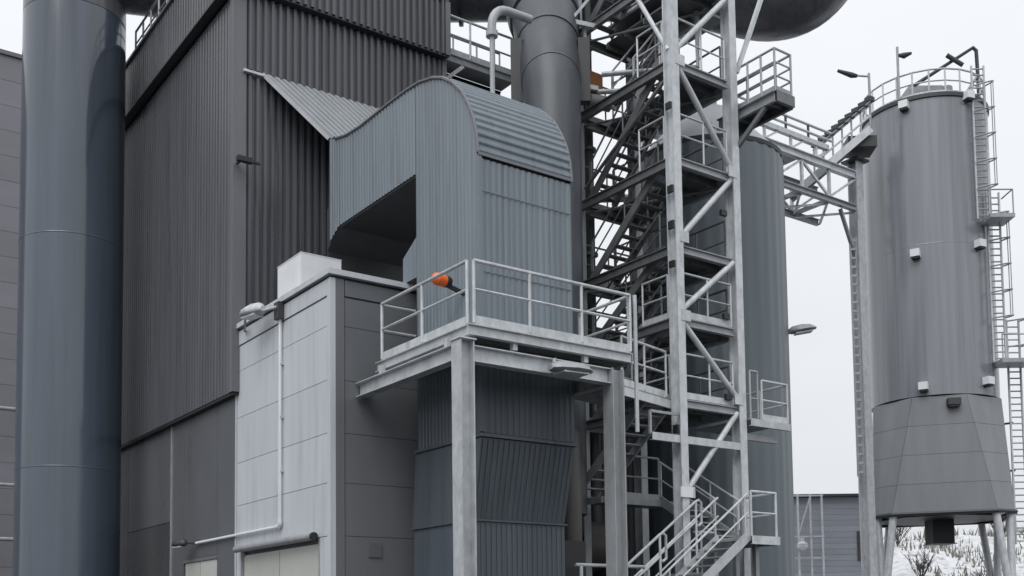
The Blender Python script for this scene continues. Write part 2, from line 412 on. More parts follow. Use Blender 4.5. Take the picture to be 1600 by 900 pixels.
for k in range(2):
    part('door_leaf', MB().box((9.90, 20.45+k*2.05, 0), (9.925, 22.46+k*2.05, 3.46)), 'cream', door)
part('door_frame', MB().box((9.84, 20.34, 0), (9.96, 20.41, 3.6)).box((9.84, 24.55, 0), (9.96, 24.6, 3.6)), 'galvd', door)
can = part('door_canopy', MB().tube([(9.72, 20.42, 3.64), (9.72, 24.6, 3.64)], .08, 12), 'galvd', A)
part('end_cap', MB().tube([(9.72, 20.34, 3.64), (9.72, 20.415, 3.64)], .084, 12), 'black', can)
part('wall_vent', MB().box((10.7, YA-.03, 3.2), (11.0, YA-.002, 3.5)), 'base', A)
ru = thing('rooftop_unit', 'plain white box standing on the annex roof', 'roof unit', (10.8, 22.7, 9.05))
part('casing', MB().box((10.2, 22.02, 9.05), (11.2, 23.3, 10.18)), 'white', ru)
part('lid', MB().box((10.19, 22.01, 10.183), (11.21, 23.31, 10.2)), 'white', ru)
part('access_panel', MB().box((10.19, 22.25, 9.45), (10.199, 23.05, 10.0)), 'white', ru)
part('base_flashing', MB().box((10.15, 21.97, 9.051), (11.25, 23.35, 9.2)), 'galvd', ru)
# conduit and lamps on the annex
cd = thing('conduit_pipe', 'thin white pipe running down the light grey annex wall and then left', 'pipe', (9.78, 22.2, 4))
part('pipe', MB().tube([(9.78, 22.2, 8.7), (9.78, 22.2, 4.06), (9.78, 22.26, 4.0), (9.78, 27.45, 4.0)], .036, 8), 'white', cd)
for z in (5.2, 6.4, 7.6): part('clip', MB().box((9.77, 22.15, z), (9.848, 22.25, z+.05)), 'galv', cd)
part('elbow', MB().tube([(9.78, 22.2, 4.13), (9.78, 22.2, 4.06), (9.78, 22.26, 4.0), (9.78, 22.34, 4.0)], .05, 8), 'white', cd)
def cobra(name, label, base, arm_pts, head_c, hd, hl, hw, hh, group, m='galv'):
    """lamp: arm tube, flattened tapering head shell with a glass lens below"""
    t = thing(name, label, 'lamp', base, group)
    if arm_pts: part('arm', MB().tube(arm_pts, .035, 8), m, t)
    d = Vector(hd).normalized(); s = d.cross(Vector((0, 0, 1))).normalized(); n = s.cross(d).normalized(); c = Vector(head_c)
    mb = MB(); k = 10; rows = [(-.5, .35, .5), (-.35, .7, .9), (0, 1, 1), (.3, .9, .8), (.5, .35, .3)]
    for x, ww, h2 in rows:
        for j in range(k):
            a = 2*math.pi*j/k; q = c+d*x*hl+s*math.cos(a)*ww*hw/2+n*(math.sin(a) if math.sin(a) > 0 else .35*math.sin(a))*h2*hh/2*1.6
            mb.v.append(tuple(q))
    for i in range(len(rows)-1):
        for j in range(k): mb.f.append((i*k+j, i*k+(j+1) % k, (i+1)*k+(j+1) % k, (i+1)*k+j))
    mb.f.append(tuple(range(k))[::-1]); mb.f.append(tuple((len(rows)-1)*k+j for j in range(k)))
    hdp = part('lamp_head', mb, m, t, ang=60)
    part('lens', MB().bar(c-d*hl*.28-n*hh*.3, c+d*hl*.34-n*hh*.3, hw*.62, hh*.14, tuple(n)), 'glass', hdp)
    return t
LG = 'street-lamp style floodlights'
wl = cobra('floodlight', 'grey floodlight on an arm at the top left edge of the light grey annex wall', (9.8, 22.2, 8.7),
      [(9.82, 22.2, 8.95), (9.6, 22.2, 8.85), (9.5, 22.5, 8.85)], (9.45, 22.95, 8.9), (-.1, 1, .06), .95, .42, .26, LG)
part('junction_box', MB().box((9.68, 22.08, 8.62), (9.82, 22.32, 9.0)), 'dark', wl)
part('bracket', MB().bar((9.8, 24.3, 8.85), (9.45, 23.4, 8.9), .05, .05), 'galvd', wl)
cobra('floodlight', 'small dark lamp at the end of the white pipe above the left door', (9.8, 27.5, 4), [(9.8, 27.5, 4.0), (9.6, 27.6, 4.02)], (9.5, 27.9, 3.98), (-.2, 1, 0), .6, .3, .2, LG, 'dark')

# =================================================================== CURVED DUCT
XL, XR, YF = 11.6, 13.9, 16.96
D = thing('curved_duct', 'large blue-grey ribbed air duct arching over from the platform to the dark building', 'duct', (12.75, 18.2, 0))
og = [(16.95, 10.95), (17.02, 11.5), (17.19, 11.93), (17.5, 12.40), (17.97, 12.86), (18.45, 13.13), (19.12, 13.30), (19.85, 13.37), (20.7, 13.38), (21.76, 13.38), (22.73, 13.46), (23.41, 13.69)]
# smooth it: crest at 18.9 falling into a valley then rising to the hood
def interp(t, pts):
    for (a, b), (c, d) in zip(pts, pts[1:]):
        if a <= t <= c: return b+(d-b)*(t-a)/(c-a)
    return pts[0][1] if t < pts[0][0] else pts[-1][1]
hi = lambda y: interp(y, og)
def lo(y):
    if y <= 19.34: return 5.44
    if y <= 22.9: return 11.37
    return 11.37-(y-22.9)*.5
core = [(17.0, 5.45), (19.3, 5.45), (19.3, 11.42), (22.92, 11.42), (23.4, 11.15)] + [(y, z-.05) for y, z in reversed(og[1:])]
part('core', MB().prism(core, XL+.05, XR-.05), 'duct', D)
NP = 8
edges = [16.96, 17.75, 18.54, 19.335, 19.345, 20.3, 21.25, 22.2, 22.9, 23.42]
for y0, y1 in zip(edges, edges[1:]):
    if y1-y0 < .05: continue
    s = [(y0-16.96+x, -d) for x, d in ribs(y1-y0-.004, .13, .018)]
    if y1 < 19.34: rib_sheet('side_panel', 'duct_shaded', D, (XL, 16.96, 0), (0, 1, 0), (-1, 0, 0), [(t, d) for t, d in s], lambda t: 5.44, lambda t: 7.2)  # below deck level the shade is painted into the sheet
    rib_sheet('side_panel', 'duct', D, (XL, 16.96, 0), (0, 1, 0), (-1, 0, 0), [(t, d) for t, d in s], lambda t: 7.21 if 16.96+t < 19.34 else lo(16.96+t), lambda t: hi(16.96+t))
    rib_sheet('side_panel', 'duct', D, (XR, 16.96, 0), (0, 1, 0), (1, 0, 0), [(t, d) for t, d in s], lambda t: lo(16.96+t), lambda t: hi(16.96+t))
for k in range(4):
    inst('front_panel', ('df',), corr(.575, 3.62, .1437, .022), 'duct', D, (XL+k*.575, YF, 7.23))
    inst('front_panel', ('dfl',), corr(.575, 1.76, .1437, .022), 'duct_shaded', D, (XL+k*.575, YF, 5.45))
# ribbed curved front (horizontal ribs)
arc = []
for i in range(len(og)-1):
    for t in (0, .25, .5, .75): arc.append(Vector((0, og[i][0]+(og[i+1][0]-og[i][0])*t, og[i][1]+(og[i+1][1]-og[i][1])*t)))
arc.append(Vector((0, *og[-1])))
# resample by length
def resample(P, step):
    out = [P[0]]; acc = 0
    for a, b in zip(P, P[1:]):
        l = (b-a).length; pos = step-acc
        while pos <= l: out.append(a.lerp(b, pos/l)); pos += step
        acc = (acc+l) % step
    return out
rs = resample(arc, .045); sheet = []
for i, p in enumerate(rs):
    q = rs[min(i+1, len(rs)-1)]-rs[max(i-1, 0)]; n = Vector((0, -q.z, q.y)).normalized()
    dpt = (.03 if (i % 4) in (1, 2) else 0) if p.y < 18.35 else .015
    sheet.append(p+n*dpt)
mb = MB()
for a, b in zip(sheet, sheet[1:]): mb.quad((XL-.02, a.y, a.z), (XR+.02, a.y, a.z), (XR+.02, b.y, b.z), (XL-.02, b.y, b.z))
part('curved_top_sheet', mb, 'duct', D, ang=25)
for x in (XL-.02, XR+.02):
    mb = MB()
    P = [p for p in arc][::3]
    mb.tube(P and [(x, p.y, p.z+.005) for p in P], .035, 6)
    part('edge_trim', mb, 'trim', D)
part('edge_trim', MB().box((XL-.03, YF-.035, 7.22), (XL+.05, YF+.05, 10.89)), 'duct', D)
part('edge_trim', MB().box((XL-.03, YF-.035, 5.46), (XL+.05, YF+.05, 7.21)), 'duct_shaded', D)
for z in (8.6, 10.2):
    part('lap_seam', MB().box((XL+.03, YF-.034, z), (XR-.03, YF-.0235, z+.018)), 'duct', D)
part('louvre_sill', MB().box((XL-.03, YF-.05, 10.9), (XR+.03, YF-.026, 10.96)), 'trim', D)
part('arm_underside', MB().box((XL+.02, 19.36, 11.33), (XR-.02, 22.9, 11.37)).quad((XL, 22.9, 11.35), (XR, 22.9, 11.35), (XR, 23.54, 10.95), (XL, 23.54, 10.95)), 'dark', D)  # shade on these downward faces is put in as a dark colour
part('arm_heel', MB().prism([(22.92, 11.36), (23.55, 10.98), (23.55, 9.6), (23.6, 9.6), (23.6, 12.0), (23.42, 12.0)], XL+.02, XR-.02), 'dark', D)  # heel coloured dark to stand for the shade below the arm
part('haunch', MB().prism([(19.33, 10.0), (19.9, 9.68), (19.9, 9.13), (19.33, 9.13)], XL, XR), 'duct', D)
part('neck', MB().box((12.4, 23.45, 11.6), (13.8, 24.7, 13.6)), 'duct', D)
# lower hopper below the platform
def hop(z0, z1, yf0, yf1, xl0, xl1, xr0, xr1):
    mb = MB(); 
    mb.hexa([(xl0, yf0, z0), (xr0, yf0, z0), (xr0, 19.5, z0), (xl0, 19.5, z0), (xl1, yf1, z1), (xr1, yf1, z1), (xr1, 19.42, z1), (xl1, 19.42, z1)])
    n = 18
    for i in range(n):
        t0 = (i+.3)/n; t1 = (i+.7)/n
        f = lambda t, z, yy, a, b: (a+(b-a)*t, yy-.014, z)
        mb.quad(f(t0, z0+.03, yf0, xl0, xr0), f(t1, z0+.03, yf0, xl0, xr0), f(t1, z1-.03, yf1, xl1, xr1), f(t0, z1-.03, yf1, xl1, xr1))
    return mb
part('hopper_section', hop(3.8, 5.36, 17.2, 16.98, 11.55, 11.6, 13.78, 13.9), 'duct_shaded', D)
part('hopper_section', hop(0, 3.76, 17.2, 17.2, 11.55, 11.55, 13.78, 13.78), 'duct_shaded', D)
part('flange', MB().box((11.56, 16.92, 5.37), (13.94, 19.45, 5.435)), 'duct_shaded', D)
part('flange', MB().box((11.51, 17.15, 3.765), (13.82, 19.52, 3.795)), 'duct_shaded', D)

# =================================================================== ACCESS PLATFORM
P = thing('access_platform', 'galvanised steel platform with handrails around the curved duct', 'platform', (12.5, 16.5, 0))
DZ = 7.2
part('deck', MB().box((10.72, 15.97, DZ-.04), (14.5, 16.86, DZ)).box((10.72, 16.865, DZ-.04), (11.5, 19.25, DZ)).box((13.98, 16.865, DZ-.04), (14.5, 18.6, DZ)), 'galvd', P)
part('edge_channel', MB().hbeam((10.64, 19.3, DZ-.15), (10.64, 15.95, DZ-.15), .12, .2), 'galv', P)
part('edge_channel', MB().hbeam((10.58, 15.89, DZ-.15), (14.5, 15.89, DZ-.15), .12, .2), 'galv', P)
part('edge_channel', MB().channel((14.56, 15.93, DZ-.14), (14.56, 18.6, DZ-.14), .08, .2, 1), 'galv', P)
for y in (16.3, 16.75):
    part('joist', MB().hbeam((10.71, y, DZ-.15), (14.5, y, DZ-.15), .1, .18), 'steel_shaded', P)
for y in (17.5, 18.3, 19.1):
    part('joist', MB().hbeam((10.67, y, DZ-.15), (11.5, y, DZ-.15), .1, .18), 'galvd', P)
railing(P, [(10.67, 19.17, DZ), (10.67, 16.02, DZ)], 'galv', 1.15, 1.57, .032, True, (.62,))
railing(P, [(10.75, 15.92, DZ), (14.53, 15.92, DZ)], 'galv', 1.15, 1.27, .032, True, (.62,))
railing(P, [(14.55, 16.0, DZ), (14.55, 17.55, DZ)], 'galv', 1.15, 1.27, .03, True, (.62,))
railing(P, [(10.72, 19.22, DZ), (11.5, 19.22, DZ)], 'galv', 1.15, 1.27, .026, True, (.62,), ends=False)
part('support_column', MB().hbeam((10.52, 15.95, 0), (10.52, 15.95, 6.84), .3, .3, .025, (1, 0, 0)), 'galv', P)
part('support_column', MB().hbeam((14.08, 15.95, 0), (14.08, 15.95, 6.78), .3, .3, .025, (1, 0, 0)), 'galvd', P)
part('cap_plate', MB().box((10.34, 15.77, 6.843), (10.7, 16.13, 6.87)), 'galv', P)
part('support_beam', MB().hbeam((10.68, 15.95, 6.62), (13.92, 15.95, 6.62), .22, .3, .02), 'galv', P)
part('support_beam', MB().hbeam((10.52, 16.11, 6.66), (10.52, 19.82, 6.66), .22, .3, .02), 'galv', P)
part('support_beam', MB().hbeam((14.08, 16.11, 6.62), (14.08, 19.8, 6.62), .2, .28, .02), 'galvd', P)
for x, y in ((10.52, 16.45), (10.52, 18.9), (11.65, 15.95), (13.35, 15.95)):
    inst('stub_post', 'stub', lambda: MB().box((-.05, -.05, 0), (.05, .05, .18)), 'galv', P, (x, y, 6.82))
# walkway to the stair tower
W = thing('walkway', 'short railed walkway linking the platform to the stair tower', 'walkway', (16.5, 18.3, DZ))
wd = Vector((1.86, .48, 0)).normalized(); ws = Vector((-wd.y, wd.x, 0)); w0 = Vector((14.62, 17.75, DZ)); w1 = Vector((18.3, 18.70, DZ))
part('deck', MB().bar(w0+ws*.5, w1+ws*.5, 1.0, .04, oy=-.02), 'galvd', W)
part('edge_channel', MB().bar(w0-Vector((0, 0, .16)), w1-Vector((0, 0, .16)), .06, .2), 'galv', W)
part('edge_channel', MB().bar(w0+ws*1.0-Vector((0, 0, .16)), w1+ws*1.0-Vector((0, 0, .16)), .06, .2), 'galvd', W)
for t in (.15, .4, .65, .9):
    c = w0.lerp(w1, t)-Vector((0, 0, .12)); part('joist', MB().bar(c+ws*.04, c+ws*.96, .08, .12), 'galvd', W)
railing(W, [w0+wd*1.75, w1-wd*.15], 'galv', 1.1, 1.1, .03, True, (.58,))
railing(W, [w0+ws*1.0, w1+ws*1.0-wd*.1], 'galvd', 1.1, 1.2, .028, True, (.58,))
solo('tall_pole', MB().tube([(14.72, 15.98, 5.6), (14.72, 15.98, 8.4)], .045, 8), 'galv', 'bare upright pole at the right end of the platform railing', 'pole', loc=(14.72, 15.98, 5.6))
# beacon
bc = thing('warning_beacon', 'orange warning light fixed to the left platform railing', 'beacon', (11.0, 17.6, 8.4))
mb = MB().tube([(10.93, 17.45, 8.46), (11.12, 17.49, 8.46)], [.125, .12], 14); part('lens', mb, 'orange', bc)
part('lens_dome', MB().tube([(10.92, 17.45, 8.46), (10.86, 17.44, 8.46), (10.82, 17.435, 8.46)], [.12, .1, .04], 14), 'orange', bc)
part('housing', MB().tube([(11.12, 17.49, 8.46), (11.25, 17.51, 8.46)], [.125, .1], 14), 'black', bc)
part('bracket', MB().bar((11.2, 17.52, 8.4), (11.58, 17.52, 8.3), .07, .07), 'black', bc)
cobra('floodlight', 'large grey floodlight hanging under the front beam of the platform', (12.7, 15.7, 6.6), [(12.5, 15.8, 6.74), (12.4, 15.72, 6.68), (12.45, 15.66, 6.58)], (12.72, 15.62, 6.52), (1, -.03, .02), .95, .56, .2, LG, 'galvd')

# =================================================================== FLUE PIPES
S = thing('flue_stack', 'wide glossy blue-grey vertical pipe at the left, rising past the top of the picture', 'pipe', (7.6, 32.6, 0))
SX, SY, SR = 7.83, 32.53, 1.42
part('pipe_shell', MB().lathe((SX, SY), [(SR, 0), (SR, 19.7)], 72), 'pipe', S)
for z in (6.3, 12.9): part('seam_band', MB().lathe((SX, SY), [(SR+.001, z), (SR+.005, z+.005), (SR+.005, z+.035), (SR+.001, z+.04)], 72, False), 'pipe', S)
O = thing('overhead_duct', 'huge dark grey round duct crossing high above the roof and the stair tower', 'duct', (14, 29, 21))
pth = [(SX, SY, 19.72), (SX, SY, 20.6)]
for k in range(1, 7):
    t = k/6*math.pi/2; pth.append(tuple(Vector((SX, SY, 20.6))+U*1.2*(1-math.cos(t))+Vector((0, 0, 1.0))*math.sin(t)))
pth += [(11.5, 30.85, 21.65), (15.5, 27.95, 21.65), (19.49, 25.04, 21.6)]
part('duct_shell', MB().tube(pth, [1.42, 1.42]+[1.42-.01*k for k in range(6)]+[1.36]*3, 40), 'clad', O)
part('duct_shell', MB().tube(smooth_path([(19.49, 25.04, 21.6), (21.94, 23.27, 21.55), (23.6, 22.08, 21.3), (24.4, 21.5, 21.05), (25.2, 20.95, 20.9), (25.85, 20.45, 21.1), (26.4, 20.05, 21.8), (27.1, 19.45, 23.1), (28.2, 18.6, 25.2)]), 1.36, 48), 'clad', O)
for c in ((13.4, 29.47, 21.65), (17.5, 26.49, 21.62), (23.0, 22.5, 21.4)):
    part('flange', MB().tube([Vector(c)-U*.06, Vector(c)+U*.06], 1.47, 40), 'dark', O)
F = thing('slanted_flue', 'dark grey flue pipe leaning beside the curved duct up to the overhead duct', 'pipe', (16.6, 21, 5))
fp = [(16.8, 21.15, 4.5), (16.77, 21.12, 10.78), (16.57, 20.89, 15.16), (17.05, 21.6, 16.6), (17.56, 22.4, 18.14)]
part('pipe_shell', MB().tube(fp, [.7, .7, .72, .8, .9], 40), 'flue', F)
part('reducer', MB().tube([(17.56, 22.4, 18.14), (17.75, 22.7, 18.5), (18.9, 24.3, 20.7)], [.96, 1.0, 1.2], 40), 'flue', F)
fd = Vector((.36, .5, .77))
for c, r in (((16.66, 21.02, 14.0), .735), ((16.75, 21.16, 15.7), .765), ((17.2, 21.83, 17.05), .86)):
    q = Vector(c); part('seam_band', MB().tube([q-fd*.03, q+fd*.03], r, 40), 'flue', F)
for o_ in (-1.0, 1.02):
    q = Vector((16.95, 21.45, 0))+U*o_*.87
    part('bracket', MB().bar((q.x, q.y, 15.3), (q.x, q.y, 17.0), .26, .3, (U.x, U.y, 0)), 'dark', F)
# roof catwalk
K = thing('roof_catwalk', 'railed catwalk between the dark building roof and the slanted flue', 'walkway', (17, 25, 18))
part('deck', MB().box((15.9, 24.9, 17.9), (18.5, 25.8, 17.96)), 'galvd', K)
part('edge_beam', MB().hbeam((15.9, 24.87, 17.78), (18.5, 24.87, 17.78), .1, .22), 'galvd', K)
part('edge_beam', MB().hbeam((15.9, 25.85, 17.78), (18.5, 25.85, 17.78), .1, .22), 'dark', K)
part('knee_brace', MB().bar((15.9, 24.87, 17.1), (16.5, 24.87, 17.66), .08, .1), 'galv', K)
part('lower_beam', MB().hbeam((15.9, 25.2, 17.0), (18.6, 25.2, 17.0), .2, .3), 'dark', K)
railing(K, [(15.95, 24.9, 17.96), (18.45, 24.9, 17.96)], 'galv', 1.1, .85, .032, True, (.55,))
railing(K, [(15.95, 25.8, 17.96), (18.45, 25.8, 17.96)], 'galvd', 1.1, .85, .028, True, (.55,))
vp = thing('vent_pipe', 'thin pale gooseneck vent pipe rising from the top of the curved duct', 'pipe', (13.0, 18.4, 13))
pts = [(12.86, 18.25, 12.95), (12.86, 18.25, 14.5)]
for k in range(0, 7):
    t = k/6*math.pi*.5; pts.append((12.86+.42*(1-math.cos(t)), 18.25, 14.55+.45*math.sin(t)))
part('pipe', MB().tube([(12.86, 18.25, 12.95), (12.86, 18.25, 14.4)], .055, 10), 'galvd', vp)
part('bend', MB().tube([(12.86, 18.25, 14.4)]+pts[2:]+[(13.9, 18.25, 15.02)], .095, 12), 'galvd', vp)
part('collar', MB().tube([(12.86, 18.25, 14.3), (12.86, 18.25, 14.42)], .13, 12), 'galvd', vp)

# =================================================================== STAIR TOWER
T = thing('stair_tower', 'tall open galvanised steel stair tower in front of the dark tank', 'stair tower', (19.5, 20.3, 0))
X0, X1, Y0, Y1 = 18.42, 20.5, 18.5, 22.15
CW = .235
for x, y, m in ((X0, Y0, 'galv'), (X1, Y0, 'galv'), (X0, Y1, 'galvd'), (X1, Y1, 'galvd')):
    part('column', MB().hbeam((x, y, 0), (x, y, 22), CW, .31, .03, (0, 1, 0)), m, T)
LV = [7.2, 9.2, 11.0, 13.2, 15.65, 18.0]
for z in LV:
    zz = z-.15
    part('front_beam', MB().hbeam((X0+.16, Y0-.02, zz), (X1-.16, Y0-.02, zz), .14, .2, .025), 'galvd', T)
    part('left_beam', MB().hbeam((X0-.02, Y1-.16, zz), (X0-.02, Y0+.16, zz), .12, .24, .03), 'steel_shaded', T)
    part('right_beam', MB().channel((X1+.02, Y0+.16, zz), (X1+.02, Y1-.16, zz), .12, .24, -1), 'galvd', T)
    part('back_beam', MB().channel((X1-.16, Y1, zz), (X0+.16, Y1, zz), .12, .24, 1), 'steel_shaded', T)
    part('landing', MB().box((X0+1.05, Y0+.1, z-.05), (X1-.06, Y1-.1, z)).box((X0+.06, Y0+.1, z-.05), (X0+1.045, Y0+.6, z)), 'steel_shaded', T)
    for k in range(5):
        y = Y0+.5+k*.75; part('joist', MB().bar((X0+1.0, y, z-.13), (X1-.08, y, z-.13), .06, .14), 'steel_shaded', T)
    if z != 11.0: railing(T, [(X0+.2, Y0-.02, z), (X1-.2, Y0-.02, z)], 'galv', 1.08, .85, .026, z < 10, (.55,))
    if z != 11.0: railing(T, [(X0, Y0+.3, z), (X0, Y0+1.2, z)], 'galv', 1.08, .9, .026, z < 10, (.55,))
    railing(T, [(X1, Y1-.3, z), (X1, Y0+.3, z)], 'steel_shaded', 1.08, 1.1, .026, True, (.55,))
    railing(T, [(X0+1.05, Y1-.3, z), (X0+1.05, Y0+.9, z)], 'steel_shaded', 1.08, 1.2, .024, False, (.55,))
bz = LV[:-1]
for z0, z1 in zip(bz, bz[1:]):
    stair(T, (X0+.14, Y1-.35, z0), (X0+.14, Y0+.62, z1), .82, (1, 0, 0), 'steel_shaded', None, True, None, 'steel_shaded')
stair(T, (X0+.5, Y0+1.9, 15.65), (X1+.35, Y0+1.9, 18.0), .85, (0, 1, 0), 'galvd', None, True, 'steel_shaded', 'galvd')
stair(T, (X0+.14, Y1-.35, 18.0), (X0+.14, Y0+.62, 20.2), .82, (1, 0, 0), 'steel_shaded', None, False, 'steel_shaded')
part('top_deck', MB().box((X0+.9, Y0+1.2, 18.25), (X1+1.2, Y1-.3, 18.32)), 'steel_shaded', T)
for a, b in (((X0, 15.5), (X1, 13.35)), ((X1, 13.0), (X0, 11.15)), ((X1, 10.85), (X0, 9.35)), ((X0, 9.05), (X1, 7.4)), ((X1, 7.0), (X0, 4.9)), ((X1, 17.8), (X0, 15.9))):
    sg = 1 if b[0] > a[0] else -1
    part('brace', MB().tube([(a[0]+sg*.12, Y0-.05, a[1]), (b[0]-sg*.12, Y0-.05, b[1])], .075, 10), 'galv', T)
for x, z in ((X0, 4.9), (X0, 9.2), (X1, 7.35), (X0, 11.15), (X1, 13.2), (X0, 15.6)):
    sg = 1 if x == X0 else -1
    part('gusset_plate', MB().box((x, Y0-.17, z-.15), (x+sg*.3, Y0-.155, z+.12)), 'galv', T)
part('collar_plate', MB().box((X0-.2, Y0-.2, 4.75), (X0+.2, Y0-.152, 5.0)), 'white', T)
part('brace', MB().tube([(X0, Y0+.1, 15.9), (X0, Y0+1.3, 18.0)], .06, 8), 'galv', T)
part('brace', MB().tube([(X0, Y0+.2, 15.2), (X0, Y1-.3, 13.5)], .05, 8), 'steel_shaded', T)
for z0, z1 in zip(LV, LV[1:]):
    railing(T, [(X0+.2, Y1, z0), (X1-.2, Y1, z0)], 'steel_shaded', 1.08, .85, .024, True, (.55,))
    part('cross_tie', MB().tube([(X0+.15, Y1-.1, z1-.3), (X1-.1, Y0+.2, z1-.3)], .035, 6), 'steel_shaded', T)
for z, dz in ((10.35, .16), (11.3, .2), (12.2, .18), (6.3, .2), (14.3, .16)):
    part('junction_box', MB().box((X0-.19, Y0-.12, z), (X0-.125, Y0+.05, z+dz)), 'black', T)
for z in (9.35, 12.0, 7.3):
    part('floodlight_box', MB().box((X1-.55, Y0-.12, z), (X1-.35, Y0-.04, z+.14)), 'black', T)
# right-hand balcony at the upper level
BX0, BX1, BY0, BY1, BZ = 20.78, 21.45, 17.25, 19.2, 15.0
part('balcony_deck', MB().box((BX0+.05, BY0+.05, BZ-.05), (BX1-.05, BY1, BZ)), 'steel_shaded', T)
part('balcony_beam', MB().channel((BX0, BY1, BZ-.15), (BX0, BY0+.05, BZ-.15), .1, .28, -1), 'galvd', T)
part('balcony_beam', MB().channel((BX0, BY0, BZ-.15), (BX1, BY0, BZ-.15), .1, .28, 1), 'steel_shaded', T)
part('balcony_beam', MB().channel((BX1, BY0+.05, BZ-.15), (BX1, BY1, BZ-.15), .1, .28, 1), 'steel_shaded', T)
for k in range(4): part('joist', MB().bar((BX0+.06, BY0+.35+k*.5, BZ-.12), (BX1-.06, BY0+.35+k*.5, BZ-.12), .08, .14), 'steel_shaded', T)
railing(T, [(BX0+.03, BY1-.6, BZ), (BX0+.03, BY0+.03, BZ), (BX1-.03, BY0+.03, BZ), (BX1-.03, BY1, BZ)], 'galvd', 1.1, .5, .03, True, (.4, .75))
part('balcony_strut', MB().bar((20.66, 18.4, 15.9), (22.3, 18.4, 19.6), .1, .1), 'galv', T)
part('balcony_strut', MB().bar((20.62, 18.42, 13.9), (20.8, 17.6, 14.7), .1, .1), 'steel_shaded', T)
# lower side balcony
part('balcony_deck', MB().box((X1+.2, 18.3, 6.86), (22.15, 20.2, 6.9)), 'galvd', T)
part('balcony_beam', MB().channel((X1+.16, 18.27, 6.78), (22.15, 18.27, 6.78), .08, .18, 1), 'galv', T)
part('balcony_beam', MB().channel((X1+.16, 18.5, 6.45), (21.9, 18.5, 6.45), .08, .16, 1), 'galvd', T)
railing(T, [(21.15, 18.3, 6.9), (22.13, 18.3, 6.9), (22.13, 20.1, 6.9)], 'galv', 1.0, 1.0, .03, True, (.5,))
railing(T, [(X1+.22, 18.3, 6.9), (X1+.5, 18.3, 6.9)], 'galvd', 1.2, .6, .026, False, (.5,))
part('sub_beam', MB().channel((17.4, 18.42, 6.15), (X1, 18.42, 6.15), .1, .18, 1), 'galv', T)
part('sub_frame', MB().bar((17.4, 18.45, 6.2), (17.4, 18.45, 6.75), .06, .06).bar((17.4, 18.45, 6.75), (X0, 18.45, 6.75), .06, .06), 'galvd', T)
# half landing in the shade behind the front columns
part('half_landing', MB().box((17.55, 20.35, 4.89), (20.4, 21.6, 4.95)), 'steel_shaded', T)
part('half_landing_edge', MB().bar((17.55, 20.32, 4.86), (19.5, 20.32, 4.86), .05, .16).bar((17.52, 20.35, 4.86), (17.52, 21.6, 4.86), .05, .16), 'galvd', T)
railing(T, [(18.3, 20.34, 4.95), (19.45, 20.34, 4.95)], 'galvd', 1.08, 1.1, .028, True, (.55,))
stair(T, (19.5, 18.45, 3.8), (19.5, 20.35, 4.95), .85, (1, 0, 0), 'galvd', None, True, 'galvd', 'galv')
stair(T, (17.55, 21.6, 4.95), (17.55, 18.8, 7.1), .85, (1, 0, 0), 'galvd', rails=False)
# little rack frame at the upper left of the tower
C_ = [(17.75, 21.9), (18.35, 21.9)]
RK = thing('pipe_rack_frame', 'small galvanised bracket frame beside the slanted flue at the upper left of the stair tower', 'frame', (18.2, 21.8, 16.3))
for x in (17.72, 18.3): part('upright', MB().bar((x, 21.5, 16.1), (x+(.0 if x < 18 else -.12), 21.5, 17.75), .08, .08), 'galv', RK)
part('rail', MB().bar((17.68, 21.5, 17.78), (18.45, 21.3, 17.78), .1, .12), 'galv', RK)
part('rail', MB().bar((17.68, 21.5, 16.06), (18.45, 21.3, 16.06), .1, .12), 'galv', RK)
part('brace', MB().bar((17.75, 21.5, 17.85), (18.5, 21.2, 18.9), .07, .07), 'galv', RK)
MC = thing('drive_motor', 'rusty orange motor box among the pipes on the upper landing of the stair tower', 'motor', (18.7, 22.0, 16.3))
part('casing', MB().box((18.5, 21.95, 16.45), (19.2, 22.5, 16.95)), 'rust', MC)
part('motor_drum', MB().tube([(18.9, 22.2, 16.25), (19.5, 22.0, 16.2)], .2, 14), 'galvd', MC)
part('foot', MB().box((18.55, 21.95, 15.66), (18.75, 22.4, 16.44)), 'dark', MC)
for q, lbl in ((((18.6, 21.5, 16.1), (19.9, 20.4, 16.1)), 'lower pale bent pipe beside the orange motor on the upper landing'), (((18.6, 21.3, 16.5), (20.3, 19.4, 16.4)), 'higher pale bent pipe crossing the upper landing of the stair tower')):
    solo('process_pipe', MB().tube([q[0], q[1], (q[1][0], q[1][1], 17.9)], .07, 10), 'galv', lbl, 'pipe', 'pipes on the upper landing', loc=q[0])
# =================================================================== ENTRY STAIRS
E = thing('entry_stairs', 'galvanised entry stairs with looped handrails at the foot of the stair tower', 'stairs', (18, 17.8, 0))
stair(E, (14.25, 17.35, 0.1), (19.45, 17.35, 3.8), .95, (0, 1, 0), 'galv', None, True, 'galvd')
part('landing', MB().box((19.48, 17.3, 3.74), (20.42, 18.35, 3.8)), 'galvd', E)
part('landing_edge', MB().channel((19.46, 17.27, 3.7), (20.44, 17.27, 3.7), .06, .2, 1), 'galv', E)
part('landing_edge', MB().channel((20.42, 17.31, 3.7), (20.42, 18.35, 3.7), .06, .2, 1), 'galv', E)
railing(E, [(19.5, 17.3, 3.8), (20.38, 17.3, 3.8), (20.38, 18.3, 3.8)], 'galv', 1.05, .85, .032, False, (.55,))
for x in (19.6, 20.3): part('support_post', MB().hbeam((x, 17.9, 0), (x, 17.9, 3.72), .12, .12, .014, (0, 1, 0)), 'galvd', E)
